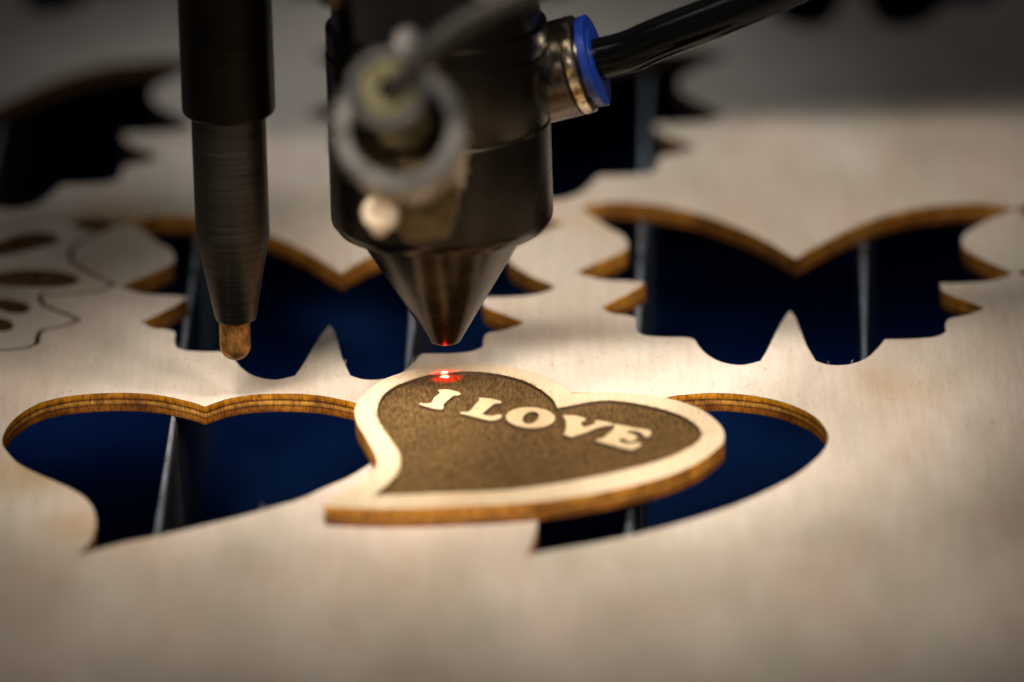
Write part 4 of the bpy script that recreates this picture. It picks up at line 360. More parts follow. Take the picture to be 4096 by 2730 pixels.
# ------------------------------------------------------------------ engraved heart lying on the sheet
PO = [[8.925,-36.099],[8.758,-35.641],[8.597,-35.182],[8.439,-34.722],[8.282,-34.262],[8.123,-33.803],[7.961,-33.344],[7.791,-32.886],[7.612,-32.429],[7.422,-31.974],[7.218,-31.521],[7.011,-31.087],[6.798,-30.651],[6.577,-30.215],[6.35,-29.779],[6.114,-29.344],[5.87,-28.912],[5.618,-28.483],[5.357,-28.059],[5.088,-27.641],[4.808,-27.229],[4.519,-26.825],[4.209,-26.413],[3.887,-25.998],[3.553,-25.584],[3.209,-25.174],[2.855,-24.769],[2.494,-24.374],[2.127,-23.99],[1.754,-23.621],[1.378,-23.269],[0.999,-22.936],[0.619,-22.626],[0.206,-22.314],[-0.211,-22.021],[-0.632,-21.746],[-1.058,-21.49],[-1.492,-21.251],[-1.932,-21.028],[-2.382,-20.82],[-2.842,-20.627],[-3.312,-20.448],[-3.776,-20.289],[-4.257,-20.143],[-4.751,-20.009],[-5.254,-19.89],[-5.763,-19.784],[-6.273,-19.694],[-6.781,-19.62],[-7.282,-19.563],[-7.772,-19.524],[-8.248,-19.503],[-8.765,-19.498],[-9.273,-19.51],[-9.775,-19.541],[-10.27,-19.594],[-10.76,-19.67],[-11.245,-19.771],[-11.727,-19.9],[-12.205,-20.057],[-12.663,-20.241],[-13.119,-20.458],[-13.572,-20.704],[-14.021,-20.974],[-14.465,-21.263],[-14.903,-21.566],[-15.333,-21.879],[-15.754,-22.198],[-16.166,-22.517],[-16.572,-22.84],[-16.974,-23.172],[-17.37,-23.513],[-17.759,-23.864],[-18.139,-24.226],[-18.507,-24.599],[-18.862,-24.984],[-19.203,-25.381],[-19.527,-25.792],[-19.812,-26.187],[-20.084,-26.597],[-20.343,-27.021],[-20.591,-27.455],[-20.829,-27.899],[-21.057,-28.348],[-21.277,-28.802],[-21.489,-29.258],[-21.695,-29.713],[-21.895,-30.165],[-22.086,-30.613],[-22.269,-31.068],[-22.445,-31.529],[-22.613,-31.992],[-22.774,-32.457],[-22.927,-32.92],[-23.073,-33.381],[-23.212,-33.837],[-23.343,-34.287],[-23.468,-34.727],[-23.597,-35.201],[-23.716,-35.663],[-23.827,-36.117],[-23.929,-36.568],[-24.022,-37.018],[-24.107,-37.473],[-24.183,-37.936],[-24.251,-38.411],[-24.308,-38.874],[-24.357,-39.34],[-24.399,-39.811],[-24.433,-40.286],[-24.459,-40.767],[-24.477,-41.255],[-24.487,-41.749],[-24.489,-42.251],[-24.483,-42.762],[-24.468,-43.248],[-24.445,-43.745],[-24.413,-44.251],[-24.374,-44.764],[-24.328,-45.283],[-24.276,-45.805],[-24.219,-46.33],[-24.157,-46.854],[-24.091,-47.378],[-24.022,-47.898],[-23.951,-48.414],[-23.88,-48.888],[-23.802,-49.362],[-23.718,-49.836],[-23.629,-50.309],[-23.536,-50.783],[-23.441,-51.256],[-23.344,-51.729],[-23.247,-52.202],[-23.151,-52.675],[-23.056,-53.147],[-22.964,-53.62],[-22.876,-54.093],[-22.783,-54.608],[-22.691,-55.126],[-22.599,-55.646],[-22.508,-56.167],[-22.418,-56.687],[-22.329,-57.206],[-22.241,-57.722],[-22.154,-58.234],[-22.069,-58.741],[-21.986,-59.241],[-21.904,-59.734],[-21.813,-60.279],[-21.719,-60.825],[-21.625,-61.368],[-21.533,-61.907],[-21.444,-62.436],[-21.361,-62.954],[-21.287,-63.457],[-21.222,-63.943],[-21.169,-64.407],[-21.118,-64.904],[-21.074,-65.367],[-21.041,-65.811],[-21.021,-66.25],[-21.018,-66.698],[-21.035,-67.171],[-21.071,-67.658],[-21.126,-68.154],[-21.197,-68.66],[-21.283,-69.175],[-21.383,-69.698],[-21.495,-70.23],[-21.617,-70.771],[-21.725,-71.22],[-21.841,-71.681],[-21.966,-72.15],[-22.099,-72.626],[-22.24,-73.106],[-22.389,-73.587],[-22.547,-74.069],[-22.712,-74.547],[-22.885,-75.02],[-23.067,-75.486],[-23.263,-75.961],[-23.472,-76.439],[-23.692,-76.918],[-23.922,-77.396],[-24.158,-77.87],[-24.399,-78.338],[-24.644,-78.797],[-24.89,-79.245],[-25.134,-79.679],[-25.376,-80.097],[-25.636,-80.523],[-25.902,-80.933],[-26.172,-81.33],[-26.444,-81.715],[-26.713,-82.093],[-26.979,-82.464],[-27.238,-82.834],[-27.488,-83.203],[-27.774,-83.641],[-28.049,-84.068],[-28.317,-84.49],[-28.582,-84.908],[-28.847,-85.327],[-29.115,-85.748],[-29.018,-86.158],[-28.921,-86.567],[-28.823,-86.977],[-28.346,-87.101],[-27.874,-87.23],[-27.405,-87.361],[-26.937,-87.493],[-26.47,-87.625],[-26.001,-87.756],[-25.528,-87.885],[-25.051,-88.009],[-24.568,-88.128],[-24.077,-88.241],[-23.576,-88.346],[-23.064,-88.441],[-22.587,-88.522],[-22.1,-88.599],[-21.606,-88.671],[-21.103,-88.739],[-20.595,-88.802],[-20.081,-88.862],[-19.563,-88.917],[-19.042,-88.967],[-18.519,-89.013],[-17.995,-89.055],[-17.47,-89.092],[-16.947,-89.125],[-16.425,-89.153],[-15.907,-89.176],[-15.392,-89.194],[-14.878,-89.206],[-14.358,-89.21],[-13.834,-89.206],[-13.307,-89.196],[-12.779,-89.181],[-12.251,-89.161],[-11.724,-89.137],[-11.199,-89.111],[-10.679,-89.083],[-10.164,-89.054],[-9.656,-89.025],[-9.156,-88.998],[-8.666,-88.972],[-8.186,-88.949],[-7.719,-88.929],[-7.161,-88.911],[-6.617,-88.896],[-6.086,-88.885],[-5.565,-88.873],[-5.054,-88.861],[-4.55,-88.846],[-4.052,-88.826],[-3.558,-88.801],[-3.067,-88.767],[-2.577,-88.723],[-2.082,-88.669],[-1.6,-88.61],[-1.127,-88.544],[-0.659,-88.473],[-0.192,-88.396],[0.278,-88.312],[0.755,-88.222],[1.244,-88.126],[1.748,-88.023],[2.202,-87.929],[2.666,-87.832],[3.14,-87.731],[3.62,-87.626],[4.106,-87.516],[4.596,-87.401],[5.088,-87.28],[5.581,-87.152],[6.073,-87.017],[6.561,-86.875],[7.046,-86.724],[7.524,-86.564],[7.977,-86.403],[8.428,-86.234],[8.878,-86.058],[9.327,-85.874],[9.776,-85.684],[10.223,-85.488],[10.669,-85.286],[11.115,-85.078],[11.559,-84.866],[12.002,-84.649],[12.445,-84.428],[12.886,-84.203],[13.327,-83.976],[13.751,-83.753],[14.179,-83.524],[14.607,-83.29],[15.037,-83.052],[15.467,-82.808],[15.895,-82.561],[16.321,-82.31],[16.744,-82.055],[17.163,-81.798],[17.576,-81.538],[17.984,-81.275],[18.384,-81.01],[18.776,-80.744],[19.159,-80.477],[19.597,-80.164],[20.026,-79.851],[20.447,-79.535],[20.86,-79.218],[21.266,-78.896],[21.665,-78.569],[22.057,-78.236],[22.443,-77.897],[22.823,-77.549],[23.197,-77.192],[23.566,-76.824],[23.908,-76.47],[24.246,-76.105],[24.581,-75.732],[24.911,-75.35],[25.236,-74.962],[25.554,-74.568],[25.866,-74.171],[26.169,-73.772],[26.463,-73.371],[26.748,-72.971],[27.022,-72.572],[27.285,-72.177],[27.557,-71.748],[27.815,-71.32],[28.059,-70.892],[28.293,-70.463],[28.517,-70.031],[28.733,-69.598],[28.944,-69.161],[29.151,-68.72],[29.355,-68.275],[29.559,-67.824],[29.771,-67.352],[29.985,-66.871],[30.198,-66.383],[30.406,-65.89],[30.608,-65.396],[30.8,-64.9],[30.98,-64.406],[31.145,-63.915],[31.292,-63.43],[31.418,-62.952],[31.535,-62.428],[31.633,-61.911],[31.711,-61.398],[31.773,-60.888],[31.819,-60.379],[31.851,-59.87],[31.871,-59.358],[31.88,-58.844],[31.877,-58.323],[31.859,-57.804],[31.827,-57.286],[31.782,-56.767],[31.724,-56.244],[31.652,-55.715],[31.567,-55.179],[31.469,-54.633],[31.378,-54.172],[31.275,-53.699],[31.163,-53.218],[31.041,-52.73],[30.91,-52.24],[30.771,-51.749],[30.625,-51.259],[30.473,-50.774],[30.314,-50.295],[30.151,-49.826],[29.984,-49.368],[29.805,-48.901],[29.621,-48.438],[29.431,-47.98],[29.235,-47.528],[29.031,-47.081],[28.82,-46.64],[28.6,-46.207],[28.371,-45.781],[28.133,-45.363],[27.885,-44.954],[27.607,-44.524],[27.318,-44.102],[27.019,-43.69],[26.709,-43.286],[26.39,-42.89],[26.062,-42.502],[25.724,-42.122],[25.379,-41.751],[25.025,-41.386],[24.659,-41.024],[24.284,-40.666],[23.9,-40.314],[23.507,-39.97],[23.105,-39.636],[22.694,-39.314],[22.275,-39.006],[21.846,-38.714],[21.408,-38.438],[20.997,-38.201],[20.567,-37.974],[20.124,-37.758],[19.673,-37.552],[19.217,-37.359],[18.761,-37.177],[18.309,-37.008],[17.867,-36.853],[17.438,-36.712],[17.027,-36.585],[16.511,-36.442],[16.015,-36.326],[15.531,-36.232],[15.054,-36.159],[14.577,-36.1],[14.091,-36.054],[13.597,-36.028],[13.096,-36.025],[12.594,-36.037],[12.098,-36.058],[11.613,-36.077],[11.145,-36.088],[10.568,-36.092],[10.016,-36.094],[9.473,-36.097]]
PI = [[6.638,-43.071],[6.572,-42.578],[6.516,-42.092],[6.462,-41.608],[6.403,-41.12],[6.333,-40.623],[6.246,-40.112],[6.133,-39.582],[6.027,-39.145],[5.91,-38.693],[5.782,-38.23],[5.644,-37.758],[5.497,-37.278],[5.34,-36.794],[5.174,-36.308],[5.0,-35.822],[4.817,-35.339],[4.627,-34.86],[4.43,-34.39],[4.233,-33.935],[4.029,-33.474],[3.818,-33.009],[3.599,-32.543],[3.373,-32.077],[3.138,-31.615],[2.895,-31.159],[2.643,-30.711],[2.382,-30.275],[2.111,-29.851],[1.83,-29.444],[1.539,-29.055],[1.229,-28.673],[0.906,-28.3],[0.571,-27.937],[0.225,-27.584],[-0.131,-27.244],[-0.493,-26.915],[-0.862,-26.601],[-1.236,-26.3],[-1.612,-26.016],[-1.99,-25.748],[-2.368,-25.497],[-2.787,-25.238],[-3.212,-24.994],[-3.643,-24.767],[-4.079,-24.557],[-4.519,-24.367],[-4.962,-24.198],[-5.408,-24.052],[-5.854,-23.929],[-6.301,-23.831],[-6.791,-23.757],[-7.292,-23.713],[-7.799,-23.697],[-8.307,-23.707],[-8.81,-23.739],[-9.305,-23.791],[-9.786,-23.859],[-10.249,-23.94],[-10.777,-24.055],[-11.287,-24.193],[-11.783,-24.358],[-12.266,-24.551],[-12.742,-24.776],[-13.214,-25.035],[-13.606,-25.285],[-13.995,-25.568],[-14.381,-25.877],[-14.76,-26.205],[-15.131,-26.547],[-15.493,-26.895],[-15.843,-27.243],[-16.18,-27.584],[-16.526,-27.94],[-16.862,-28.296],[-17.187,-28.654],[-17.499,-29.021],[-17.798,-29.399],[-18.083,-29.793],[-18.352,-30.207],[-18.592,-30.615],[-18.82,-31.037],[-19.035,-31.472],[-19.237,-31.92],[-19.428,-32.38],[-19.607,-32.852],[-19.774,-33.334],[-19.931,-33.826],[-20.061,-34.284],[-20.18,-34.758],[-20.289,-35.247],[-20.388,-35.746],[-20.478,-36.251],[-20.559,-36.76],[-20.634,-37.268],[-20.701,-37.772],[-20.763,-38.269],[-20.819,-38.755],[-20.871,-39.249],[-20.915,-39.738],[-20.952,-40.223],[-20.981,-40.705],[-21.003,-41.186],[-21.017,-41.665],[-21.025,-42.145],[-21.025,-42.625],[-21.018,-43.109],[-21.004,-43.595],[-20.983,-44.079],[-20.954,-44.563],[-20.918,-45.046],[-20.874,-45.531],[-20.824,-46.018],[-20.767,-46.509],[-20.702,-47.004],[-20.63,-47.504],[-20.551,-47.996],[-20.46,-48.492],[-20.361,-48.991],[-20.253,-49.493],[-20.14,-49.999],[-20.024,-50.507],[-19.906,-51.019],[-19.789,-51.533],[-19.674,-52.05],[-19.563,-52.569],[-19.466,-53.033],[-19.368,-53.504],[-19.268,-53.98],[-19.168,-54.461],[-19.067,-54.944],[-18.966,-55.428],[-18.867,-55.91],[-18.769,-56.389],[-18.673,-56.863],[-18.58,-57.33],[-18.49,-57.789],[-18.404,-58.237],[-18.305,-58.748],[-18.206,-59.247],[-18.109,-59.737],[-18.014,-60.22],[-17.924,-60.699],[-17.84,-61.176],[-17.763,-61.652],[-17.694,-62.131],[-17.636,-62.614],[-17.588,-63.092],[-17.547,-63.571],[-17.514,-64.049],[-17.488,-64.528],[-17.469,-65.006],[-17.456,-65.484],[-17.449,-65.962],[-17.447,-66.439],[-17.451,-66.915],[-17.461,-67.448],[-17.474,-67.98],[-17.495,-68.512],[-17.523,-69.043],[-17.561,-69.573],[-17.611,-70.102],[-17.674,-70.629],[-17.751,-71.153],[-17.834,-71.618],[-17.929,-72.081],[-18.035,-72.541],[-18.151,-73.0],[-18.275,-73.458],[-18.406,-73.917],[-18.541,-74.376],[-18.68,-74.836],[-18.821,-75.299],[-18.975,-75.789],[-19.14,-76.289],[-19.313,-76.795],[-19.492,-77.301],[-19.673,-77.804],[-19.854,-78.298],[-20.033,-78.779],[-20.205,-79.243],[-20.369,-79.684],[-20.555,-80.178],[-20.734,-80.643],[-20.909,-81.091],[-21.082,-81.529],[-21.255,-81.967],[-21.43,-82.414],[-20.925,-82.415],[-20.418,-82.417],[-19.912,-82.419],[-19.405,-82.423],[-18.898,-82.426],[-18.391,-82.429],[-17.885,-82.431],[-17.379,-82.431],[-16.875,-82.43],[-16.372,-82.426],[-15.87,-82.419],[-15.37,-82.408],[-14.886,-82.394],[-14.407,-82.376],[-13.931,-82.354],[-13.458,-82.329],[-12.985,-82.303],[-12.512,-82.275],[-12.038,-82.248],[-11.561,-82.22],[-11.079,-82.194],[-10.593,-82.171],[-10.099,-82.15],[-9.598,-82.133],[-9.114,-82.125],[-8.624,-82.126],[-8.128,-82.135],[-7.626,-82.149],[-7.12,-82.166],[-6.611,-82.183],[-6.099,-82.198],[-5.586,-82.209],[-5.071,-82.214],[-4.557,-82.209],[-4.044,-82.193],[-3.532,-82.163],[-3.023,-82.118],[-2.517,-82.053],[-2.032,-81.976],[-1.547,-81.886],[-1.062,-81.784],[-0.577,-81.672],[-0.092,-81.55],[0.393,-81.418],[0.877,-81.279],[1.361,-81.132],[1.844,-80.978],[2.326,-80.819],[2.808,-80.654],[3.289,-80.485],[3.768,-80.312],[4.247,-80.137],[4.724,-79.96],[5.186,-79.784],[5.649,-79.6],[6.114,-79.411],[6.579,-79.215],[7.044,-79.013],[7.509,-78.807],[7.972,-78.596],[8.434,-78.381],[8.893,-78.163],[9.35,-77.942],[9.803,-77.719],[10.252,-77.495],[10.697,-77.269],[11.137,-77.043],[11.57,-76.816],[11.998,-76.591],[12.444,-76.352],[12.886,-76.111],[13.325,-75.868],[13.76,-75.622],[14.19,-75.375],[14.617,-75.125],[15.039,-74.873],[15.456,-74.62],[15.868,-74.365],[16.275,-74.109],[16.677,-73.851],[17.073,-73.591],[17.463,-73.331],[17.847,-73.069],[18.285,-72.767],[18.718,-72.464],[19.145,-72.16],[19.566,-71.855],[19.979,-71.547],[20.385,-71.237],[20.781,-70.923],[21.168,-70.605],[21.545,-70.283],[21.91,-69.955],[22.262,-69.621],[22.641,-69.242],[23.005,-68.857],[23.355,-68.466],[23.692,-68.07],[24.019,-67.669],[24.336,-67.263],[24.644,-66.853],[24.945,-66.438],[25.241,-66.018],[25.529,-65.598],[25.815,-65.168],[26.096,-64.732],[26.369,-64.291],[26.63,-63.847],[26.878,-63.404],[27.109,-62.964],[27.319,-62.529],[27.507,-62.102],[27.688,-61.645],[27.848,-61.194],[27.988,-60.747],[28.107,-60.302],[28.207,-59.857],[28.288,-59.408],[28.349,-58.954],[28.39,-58.495],[28.408,-58.032],[28.407,-57.567],[28.388,-57.1],[28.351,-56.633],[28.298,-56.167],[28.232,-55.702],[28.146,-55.223],[28.041,-54.743],[27.918,-54.263],[27.779,-53.785],[27.625,-53.307],[27.46,-52.831],[27.283,-52.357],[27.113,-51.924],[26.933,-51.491],[26.743,-51.059],[26.542,-50.628],[26.328,-50.199],[26.1,-49.773],[25.858,-49.349],[25.601,-48.929],[25.332,-48.52],[25.044,-48.108],[24.739,-47.694],[24.422,-47.283],[24.095,-46.878],[23.76,-46.481],[23.421,-46.096],[23.081,-45.726],[22.742,-45.374],[22.396,-45.034],[22.043,-44.71],[21.685,-44.4],[21.323,-44.102],[20.958,-43.813],[20.591,-43.53],[20.222,-43.253],[19.853,-42.978],[19.447,-42.673],[19.039,-42.368],[18.63,-42.068],[18.217,-41.78],[17.8,-41.51],[17.378,-41.263],[16.95,-41.045],[16.475,-40.831],[15.991,-40.632],[15.502,-40.459],[15.01,-40.321],[14.517,-40.228],[14.025,-40.188],[13.529,-40.212],[13.024,-40.294],[12.518,-40.42],[12.02,-40.576],[11.536,-40.749],[11.074,-40.925],[10.603,-41.133],[10.157,-41.373],[9.724,-41.626],[9.294,-41.877],[8.854,-42.109],[8.413,-42.314],[7.97,-42.508],[7.526,-42.696],[7.081,-42.882]]
